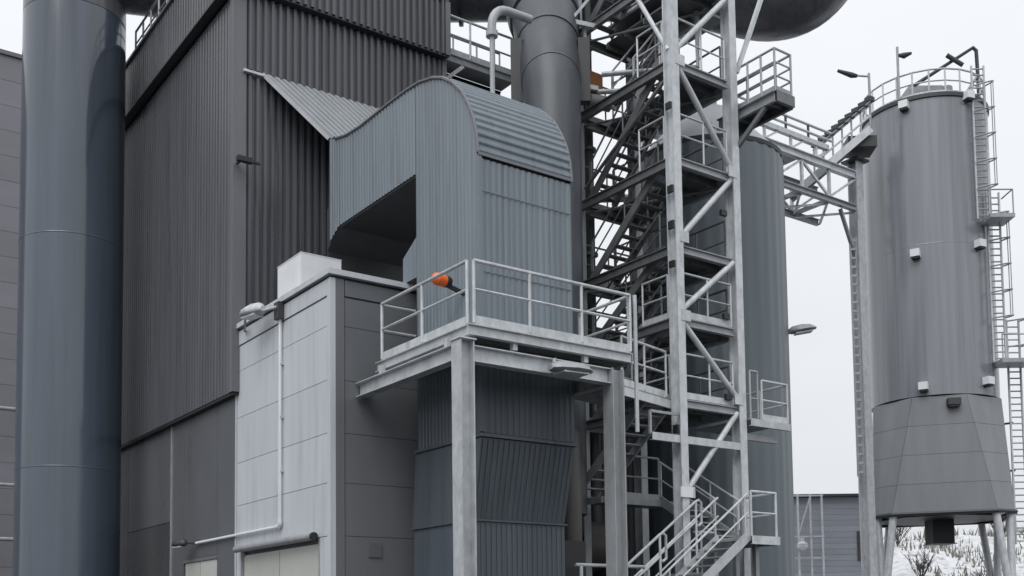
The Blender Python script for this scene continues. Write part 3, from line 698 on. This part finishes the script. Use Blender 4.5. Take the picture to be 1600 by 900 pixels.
def loop(x, y, z, run):
    part('handrail_loop', MB().tube([(x-run, y, z-run*.7), (x-.08, y, z-.04), (x+.02, y, z), (x+.1, y, z-.06), (x+.1, y, z-.55), (x, y, z-.62), (x-.06, y, z-.6)], .032, 8), 'galv', E)
    part('handrail_loop', MB().tube([(x-run, y, z-run*.7-.45), (x-.06, y, z-.5)], .026, 8), 'galv', E)
    part('post', MB().tube([(x-.08, y, 0), (x-.08, y, z-.05)], .03, 8), 'galv', E)
loop(16.42, 17.1, 3.72, 1.6)
loop(18.75, 18.28, 4.7, 1.9)
GS = thing('ground_platform', 'low railed landing with cross rails between the tower columns near the ground', 'platform', (19.1, 18.5, 2.9))
part('deck', MB().box((18.6, 18.42, 2.86), (19.55, 19.4, 2.97)), 'galv', GS)
part('leg', MB().box((18.7, 18.9, 0), (18.8, 19.0, 2.85)), 'galvd', GS)
part('leg', MB().box((19.35, 18.9, 0), (19.45, 19.0, 2.85)), 'galvd', GS)
part('upper_rail', MB().tube([(18.6, 18.45, 3.5), (19.5, 18.45, 3.5)], .03, 8), 'galv', GS)
part('upper_rail', MB().tube([(18.75, 18.45, 3.95), (19.5, 18.45, 3.95)], .03, 8), 'galv', GS)
for x in (19.0, 19.48): part('post', MB().tube([(x, 18.45, 2.97), (x, 18.45, 4.0)], .03, 8), 'galv', GS)
GR = thing('guard_rail', 'low bent guard rail on the ground right of the lower duct', 'railing', (15, 17.6, 0))
part('rail', MB().tube([(14.3, 17.5, 3.0), (16.2, 17.5, 3.0), (16.35, 17.5, 2.9), (16.35, 17.5, 0)], .04, 8), 'galv', GR)
part('rail', MB().tube([(14.3, 17.5, 2.4), (16.3, 17.5, 2.4)], .03, 8), 'galvd', GR)
part('post', MB().tube([(14.45, 17.5, 0), (14.45, 17.5, 3.0)], .04, 8), 'galv', GR)

# =================================================================== BEHIND THE TOWER
TK = thing('storage_tank', 'tall dark grey round tank with pale cone roof behind the stair tower', 'tank', (24.2, 22.85, 0))
TC = (24.2, 22.85)
mb = MB(); n = 144; R0 = 2.27
for z in (0, 15.85):
    for j in range(n):
        t = 2*math.pi*j/n; r = R0+(.02 if (j % 4) < 2 else 0); mb.v.append((TC[0]+r*math.cos(t), TC[1]+r*math.sin(t), z))
for j in range(n): mb.f.append((j, (j+1) % n, n+(j+1) % n, n+j))
part('shell', mb, 'tank', TK, ang=60)
part('rim', MB().lathe(TC, [(R0+.03, 15.75), (R0+.05, 15.87), (R0-.02, 15.91)], 72, False), 'dark', TK)
part('cone_roof', MB().lathe(TC, [(R0-.02, 15.9), (.8, 17.5), (.0, 17.6)], 48, False), 'pale', TK)
part('roof_nozzle', MB().lathe(TC, [(.35, 17.4), (.35, 18.3)], 20), 'galvd', TK)
cobra('floodlight', 'flat grey floodlight sticking out from the right side of the dark tank', (25.9, 21.3, 10.5), [(25.75, 21.35, 10.5), (26.0, 21.2, 10.55)], (26.25, 21.05, 10.62), tuple(U+Vector((0, 0, .16))), .85, .5, .24, LG, 'galvd')
FH = thing('filter_housing', 'dark ribbed filter housing in the shade behind the stairs', 'machine housing', (18.5, 26, 0))
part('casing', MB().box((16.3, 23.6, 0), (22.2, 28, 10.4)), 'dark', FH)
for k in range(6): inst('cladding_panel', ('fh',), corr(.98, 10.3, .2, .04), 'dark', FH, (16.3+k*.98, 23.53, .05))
DV = thing('dust_duct', 'dark upright duct between the slanted flue and the stairs', 'duct', (18.4, 24.6, 10.4))
part('shell', MB().tube([(18.35, 25.0, 10.4), (18.35, 25.0, 15.0), (18.9, 24.9, 16.8), (19.3, 25.0, 19.2)], .62, 24), 'dark', DV)
part('flange', MB().tube([(18.35, 25.0, 14.0), (18.35, 25.0, 14.1)], .72, 24), 'dark', DV)
for i_, (a_, b_) in enumerate((((18.9, 23.2, 11.6), (21.6, 23.2, 11.6)), ((18.8, 23.4, 13.8), (21.9, 22.9, 14.4)), ((17.7, 22.9, 9.3), (19.9, 22.9, 9.3)))):
    solo('crossing_pipe', MB().tube([a_, b_], .11, 12), 'galvd', ['grey pipe crossing level behind the middle stair flight', 'grey sloping pipe crossing behind the upper stair flight', 'grey pipe crossing low behind the stairs near the walkway'][i_], 'pipe', loc=a_)
for k_, (x_, y_, lbl) in enumerate(((19.2, 22.6, 'thinner dark riser pipe behind the stair tower next to the tank'), (17.9, 22.9, 'dark riser pipe behind the stairs beside the slanted flue'))):
    rp_ = thing('riser_pipe', lbl, 'pipe', (x_, y_, 4)); part('pipe', MB().tube([(x_, y_, 4.2), (x_, y_, 19.5)], .13+.05*k_, 14), 'dark', rp_)
    for z in (6, 9, 12, 15, 18): part('pipe_flange', MB().tube([(x_, y_, z), (x_, y_, z+.08)], .21+.05*k_, 14), 'steel_shaded', rp_)
CT = thing('cable_tray', 'grey cable tray climbing behind the stair flights', 'cable tray', (18.7, 22.5, 4))
for x in (18.4, 18.75): part('side_rail', MB().bar((x, 22.5, 2), (x, 22.5, 19), .04, .1), 'galvd', CT)
for k in range(34): inst('rung', 'ctr', lambda: MB().box((-.16, -.02, -.02), (.16, .02, .02)), 'galvd', CT, (18.575, 22.5, 2.3+k*.5))
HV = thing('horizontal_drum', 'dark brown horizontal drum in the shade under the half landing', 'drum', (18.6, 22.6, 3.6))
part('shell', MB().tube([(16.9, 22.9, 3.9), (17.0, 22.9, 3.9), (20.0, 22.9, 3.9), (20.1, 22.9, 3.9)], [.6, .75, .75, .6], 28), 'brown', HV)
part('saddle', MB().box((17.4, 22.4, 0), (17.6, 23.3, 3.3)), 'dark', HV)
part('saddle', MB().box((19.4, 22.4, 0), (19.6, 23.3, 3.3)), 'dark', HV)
BP = thing('upright_pipe', 'brownish upright pipe right of the lower dark duct', 'pipe', (15.3, 19.0, 3))
part('pipe', MB().tube([(15.35, 19.0, 3.6), (15.35, 19.0, 6.0), (15.3, 19.2, 6.3), (15.2, 19.7, 6.4)], .3, 20), 'brown', BP)
part('base_cone', MB().tube([(15.35, 19.0, 2.9), (15.35, 19.0, 3.6)], [.18, .3], 20), 'brown', BP)
CB = thing('control_cabinet', 'black control cabinet standing right of the lower dark duct', 'cabinet', (14.7, 18, 0))
part('body', MB().box((14.25, 18.0, 0), (15.0, 18.5, 3.55)), 'black', CB)
part('door', MB().box((14.28, 17.97, .1), (14.97, 17.998, 3.5)), 'black', CB)

# =================================================================== BRIDGE TO THE SILO
BR = thing('truss_bridge', 'pale steel truss bridge running high from behind the tank to the silo', 'bridge', (36, 30.8, 20))
xa, xb = 30.0, 41.2; YN, YFAR = 29.8, 31.9; zl, zu = 20.6, 22.15
part('chord', MB().hbeam((xa, YN, zu), (xb, YN, zu), .25, .36, .03), 'galv', BR)
part('chord', MB().hbeam((xa, YN, zl), (xb, YN, zl), .22, .26, .03), 'galvd', BR)
part('chord', MB().hbeam((xa, YFAR, zl), (xb, YFAR, zl), .22, .26, .03), 'galvd', BR)
part('chord', MB().hbeam((xa, YFAR, zu), (xb, YFAR, zu), .22, .3, .03), 'galvd', BR)
npan = 6; st = (xb-xa)/npan
for k in range(npan):
    a = xa+k*st; b = a+st
    for y in (YN, YFAR):
        part('vertical', MB().bar((a, y, zl+.13), (a, y, zu-.18), .12, .12, (1, 0, 0)), 'galv', BR)
        part('diagonal', MB().bar((a, y, zl+.13) if k % 2 else (a, y, zu-.18), (b, y, zu-.18) if k % 2 else (b, y, zl+.13), .1, .1), 'galv', BR)
    part('floor_brace', MB().bar((a, YN+.1, zl-.05), (b, YFAR-.1, zl-.05), .1, .08), 'galv', BR)
    part('floor_brace', MB().bar((b, YN+.1, zl-.16), (a, YFAR-.1, zl-.16), .1, .08), 'galv', BR)
    part('cross_beam', MB().bar((a, YN+.12, zl), (a, YFAR-.12, zl), .14, .18), 'galvd', BR)
part('deck', MB().box((xa, YN+.14, zu-.02), (37.6, YFAR-.14, zu+.04)), 'galvd', BR)
part('upper_beam', MB().bar((33, YN, 22.95), (39.3, YN, 22.95), .2, .22), 'galv', BR)
for k in range(4):
    x = 33.4+k*1.7; part('upper_post', MB().bar((x, YN, zu+.18), (x, YN, 22.84), .1, .1, (1, 0, 0)), 'galv', BR)
    part('upper_diagonal', MB().bar((x, YN, zu+.18), (x+.85, YN, 22.84), .09, .09), 'galv', BR)
for z in (23.35, 23.7): part('pipe_run', MB().tube([(33, YN, z), (39.6, YN, z)], .06, 8), 'galv', BR)
for x in (35, 36.5, 38): part('pipe_clamp', MB().bar((x, YN, 23.05), (x, YN, 23.75), .08, .08, (1, 0, 0)), 'dark', BR)
BC = thing('bridge_column', 'tall slim steel column carrying the end of the truss bridge beside the silo', 'column', (41.75, 30.2, 0))
part('column', MB().hbeam((41.75, 30.15, 0), (41.75, 30.15, 23.0), .5, .5, .05, (0, 1, 0)), 'galv', BC)
part('head_plate', MB().box((41.3, 29.7, 23.0), (42.2, 30.6, 23.1)), 'dark', BC)
part('knee_brace', MB().bar((40.2, 29.9, 20.4), (41.5, 30.1, 18.4), .14, .14), 'galvd', BC)
lb = Vector((41.28, 29.9, 0))
CL = thing('cable_ladder', 'narrow cable ladder strapped to the bridge column beside the silo', 'cable ladder', (41.2, 29.9, 8))
for s_ in (-.13, .13): part('side_rail', MB().bar(lb-U*.15+U*s_+Vector((0, 0, 8.3)), lb-U*.15+U*s_+Vector((0, 0, 19.3)), .05, .08), 'galvd', CL)
for k in range(27): inst('rung', 'cr', lambda: MB().bar(-U*.11, U*.11, .05, .1), 'galvd', CL, lb-U*.15+Vector((0, 0, 8.5+k*.41)))
IC = thing('inclined_walkway', 'inclined walkway climbing from the truss bridge to the silo top', 'walkway', (39.8, 30, 22))
ia = Vector((38.4, 30.9, 21.1)); ib = Vector((41.4, 29.0, 24.1)); ii = (ib-ia).normalized(); isd = V*.8
part('stringer', MB().bar(ia, ib, .12, .34), 'galv', IC)
part('stringer', MB().bar(ia+isd, ib+isd, .12, .34), 'galvd', IC)
part('deck', MB().bar(ia+isd*.5, ib+isd*.5, .7, .08), 'dark', IC)
for z in (.6, 1.15): part('rail', MB().tube([ia.lerp(ib, .25)+Vector((0, 0, z)), ib+Vector((0, 0, z))], .05, 8), 'galv', IC)
for k in range(7):
    p = ia.lerp(ib, .25+k*.125)
    part('post', MB().tube([p, p+Vector((0, 0, 1.15))], .045, 8), 'galvd', IC)
cc = part('cable_tray', MB().bar(ia.lerp(ib, .25)+Vector((0, 0, 1.25)), ib+Vector((0, 0, 1.25)), .3, .05), 'galvd', IC)
for k in range(9):
    p = ia.lerp(ib, .28+k*.09)+Vector((0, 0, 1.36)); part('cable_clamp', MB().box(p-Vector((.16, .16, .1)), p+Vector((.16, .16, .1))), 'dark', cc)
part('end_box', MB().bar(Vector((41.2, 29.3, 23.6)), Vector((42.0, 30.3, 23.6)), 1.3, .5), 'dark', IC)

# =================================================================== SILO
c0 = Vector((46.2, 29.42, 0))
SL = thing('grey_silo', 'big round grey silo on flared faceted skirt and splayed legs at the right', 'silo', tuple(c0))
def Sp(a, b, z): q = c0+U*a+V*b; return Vector((q.x, q.y, z))
RS = 2.86
part('body', MB().lathe((c0.x, c0.y), [(RS, 11.95), (RS, 25.8)], 96), 'silo', SL)
part('rim', MB().lathe((c0.x, c0.y), [(RS+.01, 25.72), (RS+.07, 25.75), (RS+.07, 25.93), (RS-.1, 25.95)], 96, False), 'dark', SL)
part('roof', MB().lathe((c0.x, c0.y), [(RS-.05, 25.9), (.5, 26.5), (0, 26.52)], 48, False), 'silo', SL)
for z in (18.9, ): part('seam_band', MB().lathe((c0.x, c0.y), [(RS, z), (RS+.004, z+.01), (RS+.004, z+.04), (RS, z+.05)], 96, False), 'silo', SL)
sk = -.3
def octo(h, f, z):
    p = [(-f, -h), (f, -h), (h, -f), (h, f), (f, h), (-f, h), (-h, f), (-h, -f)]
    q = []
    for a, b in p:
        a2 = a*math.cos(sk)-b*math.sin(sk); b2 = a*math.sin(sk)+b*math.cos(sk); q.append(Sp(a2, b2, z))
    return q
rows = 4; zt, zbot = 11.9, 6.6
for r in range(rows):
    t0, t1 = r/rows, (r+1)/rows
    lo_ = octo(2.78+(3.0-2.78)*t0, 1.15+(2.2-1.15)*t0, zt+(zbot-zt)*t0-.006)
    hi_ = octo(2.78+(3.0-2.78)*t1, 1.15+(2.2-1.15)*t1, zt+(zbot-zt)*t1+.006)
    for k in range(8):
        a, b, c, d = lo_[k], lo_[(k+1) % 8], hi_[(k+1) % 8], hi_[k]
        cc = Vector((c0.x, c0.y, a.z)); inn = [Vector((q.x+(c0.x-q.x)*.04, q.y+(c0.y-q.y)*.04, q.z)) for q in (a, b, c, d)]
        e = (b-a).normalized()*.008
        part('skirt_panel', MB().hexa([d+e, c-e, inn[2], inn[3], a+e, b-e, inn[1], inn[0]]), 'skirt', SL)
part('skirt_core', MB().hexa([*[octo(2.85, 2.1, zbot)[k] for k in (0, 2, 4, 6)], *[octo(2.6, 1.2, zt)[k] for k in (0, 2, 4, 6)]]), 'skirt', SL)
part('skirt_floor', MB().lathe((c0.x, c0.y), [(2.75, 6.5), (2.75, 6.58)], 8), 'dark', SL)
part('base_ring', MB().tube(octo(3.02, 2.22, 6.58), .1, 6, closed=True), 'dark', SL)
dc = part('discharge_chute', MB().hexa([Sp(-.5, -.5, 5.4), Sp(.5, -.5, 5.4), Sp(.5, .5, 5.4), Sp(-.5, .5, 5.4), Sp(-.5, -.5, 6.5), Sp(.5, -.5, 6.5), Sp(.5, .5, 6.5), Sp(-.5, .5, 6.5)]), 'black', SL)
part('chute_flange', MB().hexa([Sp(-.58, -.58, 5.36), Sp(.58, -.58, 5.36), Sp(.58, .58, 5.36), Sp(-.58, .58, 5.36), Sp(-.58, -.58, 5.395), Sp(.58, -.58, 5.395), Sp(.58, .58, 5.395), Sp(-.58, .58, 5.395)]), 'dark', dc)
def rotp(a, b, z): return Sp(a*math.cos(sk)-b*math.sin(sk), a*math.sin(sk)+b*math.cos(sk), z)
for sa, sb in ((-1, -1), (1, -1), (1, 1), (-1, 1)):
    foot = rotp(sa*2.85, sb*2.85, 0)
    part('leg', MB().tube([rotp(sa*2.15, sb*2.8, 6.5), rotp(sa*2.95, sb*2.6, 0)], .17, 12), 'galv', SL)
    part('leg', MB().tube([rotp(sa*2.8, sb*2.15, 6.5), rotp(sa*2.6, sb*2.95, 0)], .17, 12), 'galv', SL)
    part('leg_foot', MB().box(foot-Vector((.5, .5, 0)), foot+Vector((.5, .5, .12))), 'galvd', SL)
def on_shell(a, z, h=.34, w_=.4, m='white'):
    b = -math.sqrt(max(.01, RS*RS-a*a)); n = (U*a+V*b).normalized(); p = Sp(a, b, z)
    q = part('vent_box', MB().bar(p, p+n*.34, w_, h), m, SL)
    part('vent_mouth', MB().bar(p+n*.05+Vector((0, 0, -h/2-.04)), p+n*.3+Vector((0, 0, -h/2-.04)), w_*.8, .1), 'black', q)
for a, z in ((-1.52, 18.5), (1.22, 18.85), (-1.42, 12.35), (1.35, 12.55), (-1.72, 25.55), (.95, 25.75)): on_shell(a, z)
on_shell(-.3, 11.55, .3, .55, 'dark')
ring = [Sp(2.75*math.cos(math.pi*2*k/24), 2.75*math.sin(math.pi*2*k/24), 25.95) for k in range(24)]
railing(SL, ring[9:24]+ring[0:7], 'galv', 1.15, 1.5, .04, True, (.6,))
part('roof_box', MB().hexa([Sp(-1.0, -1.0, 26.0), Sp(.6, -1.0, 26.0), Sp(.6, .6, 26.0), Sp(-1.0, .6, 26.0), Sp(-1.0, -1.0, 27.2), Sp(.6, -1.0, 27.2), Sp(.6, .6, 27.2), Sp(-1.0, .6, 27.2)]), 'pale', SL)
part('roof_filter', MB().lathe(tuple(Sp(.9, -.6, 0))[:2], [(.32, 26.1), (.32, 27.25)], 20), 'galvd', SL)
FPp = thing('filling_pipe', 'thin dark filling pipe slanting up over the silo roof with a crossbar', 'pipe', tuple(Sp(.5, -1, 26)))
part('pipe', MB().tube([Sp(-.9, -1.4, 27.0), Sp(1.9, -1.5, 28.75), Sp(2.05, -1.5, 28.6), Sp(2.1, -1.5, 26.0)], .09, 10), 'dark', FPp)
part('crossbar', MB().tube([Sp(.6, -1.6, 28.35), Sp(1.35, -1.6, 27.85)], .11, 10), 'dark', FPp)
part('pipe_brace', MB().tube([Sp(1.2, -1.5, 26.1), Sp(2.05, -1.5, 27.4)], .07, 8), 'galvd', FPp)
LM = 'lamp masts on the silo roof'
m1 = thing('lamp_mast', 'lamp mast left of the silo top with its head reaching left', 'lamp', tuple(Sp(-3.3, -2.0, 24)), LM)
part('mast', MB().tube([Sp(-3.3, -2.2, 24.6), Sp(-3.3, -2.2, 27.2)], .06, 8), 'galvd', m1)
part('arm', MB().tube([Sp(-3.3, -2.2, 27.05), Sp(-3.9, -2.2, 27.1)], .045, 8), 'galvd', m1)
part('lamp_head', MB().tube([Sp(-3.85, -2.2, 27.08), Sp(-4.1, -2.2, 27.12), Sp(-4.75, -2.2, 27.35)], [.08, .13, .07], 10), 'dark', m1)
m2 = thing('lamp_mast', 'taller lamp mast on the silo roof with a short head to the right', 'lamp', tuple(Sp(-1.9, -1.9, 25.9)), LM)
part('mast', MB().tube([Sp(-1.9, -2.1, 25.9), Sp(-1.9, -2.1, 28.5)], .06, 8), 'galvd', m2)
part('lamp_head', MB().tube([Sp(-1.9, -2.1, 28.1), Sp(-1.6, -2.1, 28.08), Sp(-1.25, -2.1, 28.2)], [.06, .14, .06], 10), 'dark', m2)
# caged ladders
def caged(label, a, b, z0, z1, cz0, base_platform, cage_r=.42, rise=1.1, a1=None):
    t = thing('caged_ladder', label, 'ladder', tuple(Sp(a, b, z0)), 'caged ladders beside the silo')
    for s_ in (-.28, .28): part('side_rail', MB().bar(Sp(a+s_, b, z0), Sp(a+s_, b, z1), .07, .09, (V.x, V.y, 0)), 'galv', t)
    n_ = int((z1-z0)/.3)
    for k in range(n_): inst('rung', 'lrung', lambda: MB().tube([-U*.27, U*.27], .035, 6), 'galvd', t, Sp(a, b, z0+.15+k*.3))
    zz = cz0; hoops = []
    while zz <= z1+.01:
        h_ = []
        for k in range(11):
            an = math.pi*(k/10)
            h_.append(Sp(a-.35+.35*1.0+(cage_r*math.sin(an))*1.35*.75+ (0.28-.56*k/10), b-.1-cage_r*math.sin(an)*1.1, zz))
        part('hoop', MB().tube(h_, .035, 6), 'galvd', t); hoops.append(h_); zz += 1.2
    if len(hoops) > 1:
        for k in (2, 5, 8): part('cage_bar', MB().tube([hoops[0][k], hoops[-1][k]], .025, 6), 'galvd', t)
    if base_platform:
        pa0, pa1, pz = base_platform
        pp = part('rest_platform', MB().hexa([Sp(pa0, b-.7, pz-.18), Sp(pa1, b-.7, pz-.18), Sp(pa1, b+.5, pz-.18), Sp(pa0, b+.5, pz-.18), Sp(pa0, b-.7, pz), Sp(pa1, b-.7, pz), Sp(pa1, b+.5, pz), Sp(pa0, b+.5, pz)]), 'galvd', t)
        for aa in (pa0+.05, pa1-.05): part('platform_post', MB().tube([Sp(aa, b-.65, pz), Sp(aa, b-.65, pz+1.1)], .035, 6), 'galvd', pp)
        part('platform_rail', MB().tube([Sp(pa0+.05, b-.65, pz+1.1), Sp(pa1-.05, b-.65, pz+1.1), Sp(pa1-.05, b+.45, pz+1.1)], .035, 6), 'galvd', pp)
    return t
caged('upper caged ladder on the right side of the silo, ending at a small rest platform', 1.5, -2.75, 20.0, 27.2, 21.4, (1.5, 2.6, 20.0))
caged('middle caged ladder between the two small rest platforms right of the silo', 2.15, -2.3, 13.5, 21.4, 15.5, (1.95, 3.8, 13.5))
caged('lowest caged ladder at the right edge of the picture beside the silo skirt', 3.05, -1.75, 5.2, 15.6, 14.3, None)
for z, lbl in ((10.8, 'topmost dark stay between the lowest ladder and the silo skirt'), (8.6, 'middle dark stay between the lowest ladder and the silo skirt'), (6.6, 'bottom dark stay between the lowest ladder and the silo skirt')):
    solo('ladder_stay', MB().tube([Sp(2.5, -1.3, z), Sp(2.9, -1.7, z)], .05, 8), 'dark', lbl, 'stay', 'stays of the lowest ladder', loc=tuple(Sp(2.7, -1.3, z)))

# =================================================================== BACKGROUND
LH = thing('far_hall', 'tall grey hall with horizontal cladding at the left edge behind the big pipe', 'building', (3, 53, 0))
for k in range(24):
    part('cladding_row', MB().box((-14, 52.5, k*1.18), (13.5, 52.56+.3, k*1.18+1.165)), 'hall', LH)
part('core_wall', MB().box((-13.9, 52.86, 0), (13.4, 70, 28.3)), 'hall', LH)
part('roof_edge', MB().box((-14.1, 52.4, 28.31), (13.6, 52.9, 28.5)), 'trim', LH)
HR = thing('yard_railing', 'pale horizontal pipes on posts at the left edge in front of the far hall', 'railing', (10, 50, 0))
for z in (5.9, 8.3, 11.7): part('rail', MB().tube([(-2, 51.5, z), (11, 51.5, z)], .08, 8), 'galvd', HR)
for x in (10.6, 6.0): part('post', MB().tube([(x, 51.5, 0), (x, 51.5, 12.6 if x > 8 else 11.7)], .06, 8), 'galvd', HR)

FB = thing('low_building', 'low grey flat-roofed building far behind between the tank and the silo', 'building', (51, 39.5, 4.5))
f0 = Vector((48.2, 41.2, 0)); f1 = Vector((52.7, 38.0, 0)); fdv = (f1-f0).normalized(); fn = Vector((fdv.y, -fdv.x, 0))
if fn.dot(V) > 0: fn = -fn
for k in range(14):
    z = 4.3+k*.33
    part('cladding_row', MB().bar(f0+Vector((0, 0, z+.16)), f1+Vector((0, 0, z+.16)), .3, .32), 'farwall', FB)
q0, q1 = f0-fn*2.5, f1-fn*2.5
part('core_wall', MB().bar(q0+Vector((0, 0, 6.5)), q1+Vector((0, 0, 6.5)), 4.6, 4.9), 'farwall', FB)
part('roof_edge', MB().bar(f0-fn*2+Vector((0, 0, 9.0)), f1-fn*2+fdv*.1+Vector((0, 0, 9.0)), 5, .14), 'dark', FB)
part('door', MB().bar(f1-fdv*.75+fn*.17+Vector((0, 0, 6.1)), f1-fdv*.1+fn*.17+Vector((0, 0, 6.1)), .06, 1.7), 'brown', FB)
LMt = thing('lattice_mast', 'pale lattice frame with a small pale vessel in front of the low far building', 'frame', (49, 40, 4))
m0 = Vector((48.5, 39.6, 0))
for o_ in (0.0, .7, 1.35): part('upright', MB().bar(m0+U*o_+Vector((0, 0, 3.5)), m0+U*o_+Vector((0, 0, 9.0)), .1, .1, (V.x, V.y, 0)), 'galv', LMt)
for z in (5.4, 6.6, 8.9): part('cross_rail', MB().bar(m0-U*.4+Vector((0, 0, z)), m0+U*1.45+Vector((0, 0, z)), .08, .08), 'galv', LMt)
part('diagonal', MB().bar(m0+Vector((0, 0, 6.7)), m0+U*.7+Vector((0, 0, 8.8)), .07, .07), 'galv', LMt)
part('vessel', MB().lathe(tuple(m0+U*.1-V*.4)[:2], [(.08, 5.8), (.2, 5.84), (.3, 5.95), (.3, 6.15), (.2, 6.26), (.12, 6.3), (.12, 6.5)], 20), 'galv', LMt)

# rubble and dry grass on the bank
rk = MB(); rg = random.Random(3)
def blob(mb, c, r):
    b = len(mb.v); pts = []
    for i in range(3):
        ph = (-.35, .35, .9)[i]; rr = (1, .85, .35)[i]
        for j in range(5):
            t = 2*math.pi*j/5+i*.6; k = r*(.75+.5*rg.random()); mb.v.append((c.x+math.cos(t)*rr*k, c.y+math.sin(t)*rr*k, c.z+ph*r*.8))
    for i in range(2):
        for j in range(5): mb.f.append((b+i*5+j, b+i*5+(j+1) % 5, b+i*5+5+(j+1) % 5, b+i*5+5+j))
    mb.f.append(tuple(b+10+j for j in range(5)))
for row, zb_ in enumerate((57.0, 59.2, 61.3, 63.6)):
    for k in range(130):
        a = 30+k*.28+rg.random()*.2; bq = zb_+rg.random()*.9
        q = U*a+V*bq; blob(rk, Vector((q.x, q.y, bank_z(a, bq)+.05)), .1+.14*rg.random())
struct('rubble', rk, 'rock', 'stuff')
gr = MB()
for k in range(9000):
    a = 26+rg.random()*40; bq = 57+rg.random()*22
    if (math.sin(a*1.1)+math.sin(bq*.9+a*.4)+rg.random()*1.8) < .6: continue
    q = U*a+V*bq; z = bank_z(a, bq); h = .25+.55*rg.random(); d = Vector((rg.uniform(-.25, .25), rg.uniform(-.25, .25), h)); wv = U*(.02+.05*rg.random())
    p = Vector((q.x, q.y, z-.03)); i = len(gr.v); gr.v += [tuple(p-wv), tuple(p+wv), tuple(p+d)]; gr.f.append((i, i+1, i+2))
struct('dry_grass', gr, 'grass', 'stuff')
def shrub(a, b, h, label, seed):
    r = random.Random(seed); q = U*a+V*b; base = Vector((q.x, q.y, bank_z(a, b)-.05))
    t = thing('bare_shrub', label, 'shrub', tuple(base), 'bare shrubs on the snow bank')
    tr = MB(); tw = MB()
    for k in range(9):
        d = Vector((r.uniform(-.6, .6), r.uniform(-.5, .5), 1)).normalized(); L_ = h*r.uniform(.6, 1)
        e = base+d*L_; mid = base+d*L_*.5+Vector((r.uniform(-.1, .1), r.uniform(-.1, .1), 0)); tr.tube([base, mid, e], [.035, .025, .01], 5)
        for m_ in range(14):
            s0 = base.lerp(e, r.uniform(.3, .95)); dd = (d+Vector((r.uniform(-1, 1), r.uniform(-1, 1), r.uniform(-.2, .6)))).normalized()
            tw.tube([s0, s0+dd*h*r.uniform(.15, .4)], [.02, .01], 3)
    part('trunk', tr, 'twig', t); part('twigs', tw, 'twig', t)
for i, (a, b, h, l) in enumerate(((22.3, 60, 2.0, 'bare dark shrub on the snow bank just right of the silo left legs'), (24.9, 66, 1.9, 'bare shrub on the snow bank left of the discharge chute'),
        (28.0, 64, 1.6, 'bare shrub on the snow bank right of the discharge chute'), (31.5, 63, 2.1, 'bare shrub on the snow bank at the right edge beyond the silo legs'),
        (26.4, 74, 2.4, 'tall bare shrub on top of the snow bank straight behind the discharge chute'), (23.4, 75, 2.0, 'bare shrub along the crest of the snow bank behind the left silo legs'),
        (29.8, 75, 2.3, 'bare shrub along the crest of the snow bank between the chute and the right legs'), (33.6, 74, 2.2, 'bare shrub at the crest of the snow bank below the lowest ladder'))):
    shrub(a, b, h, l, 11+i)
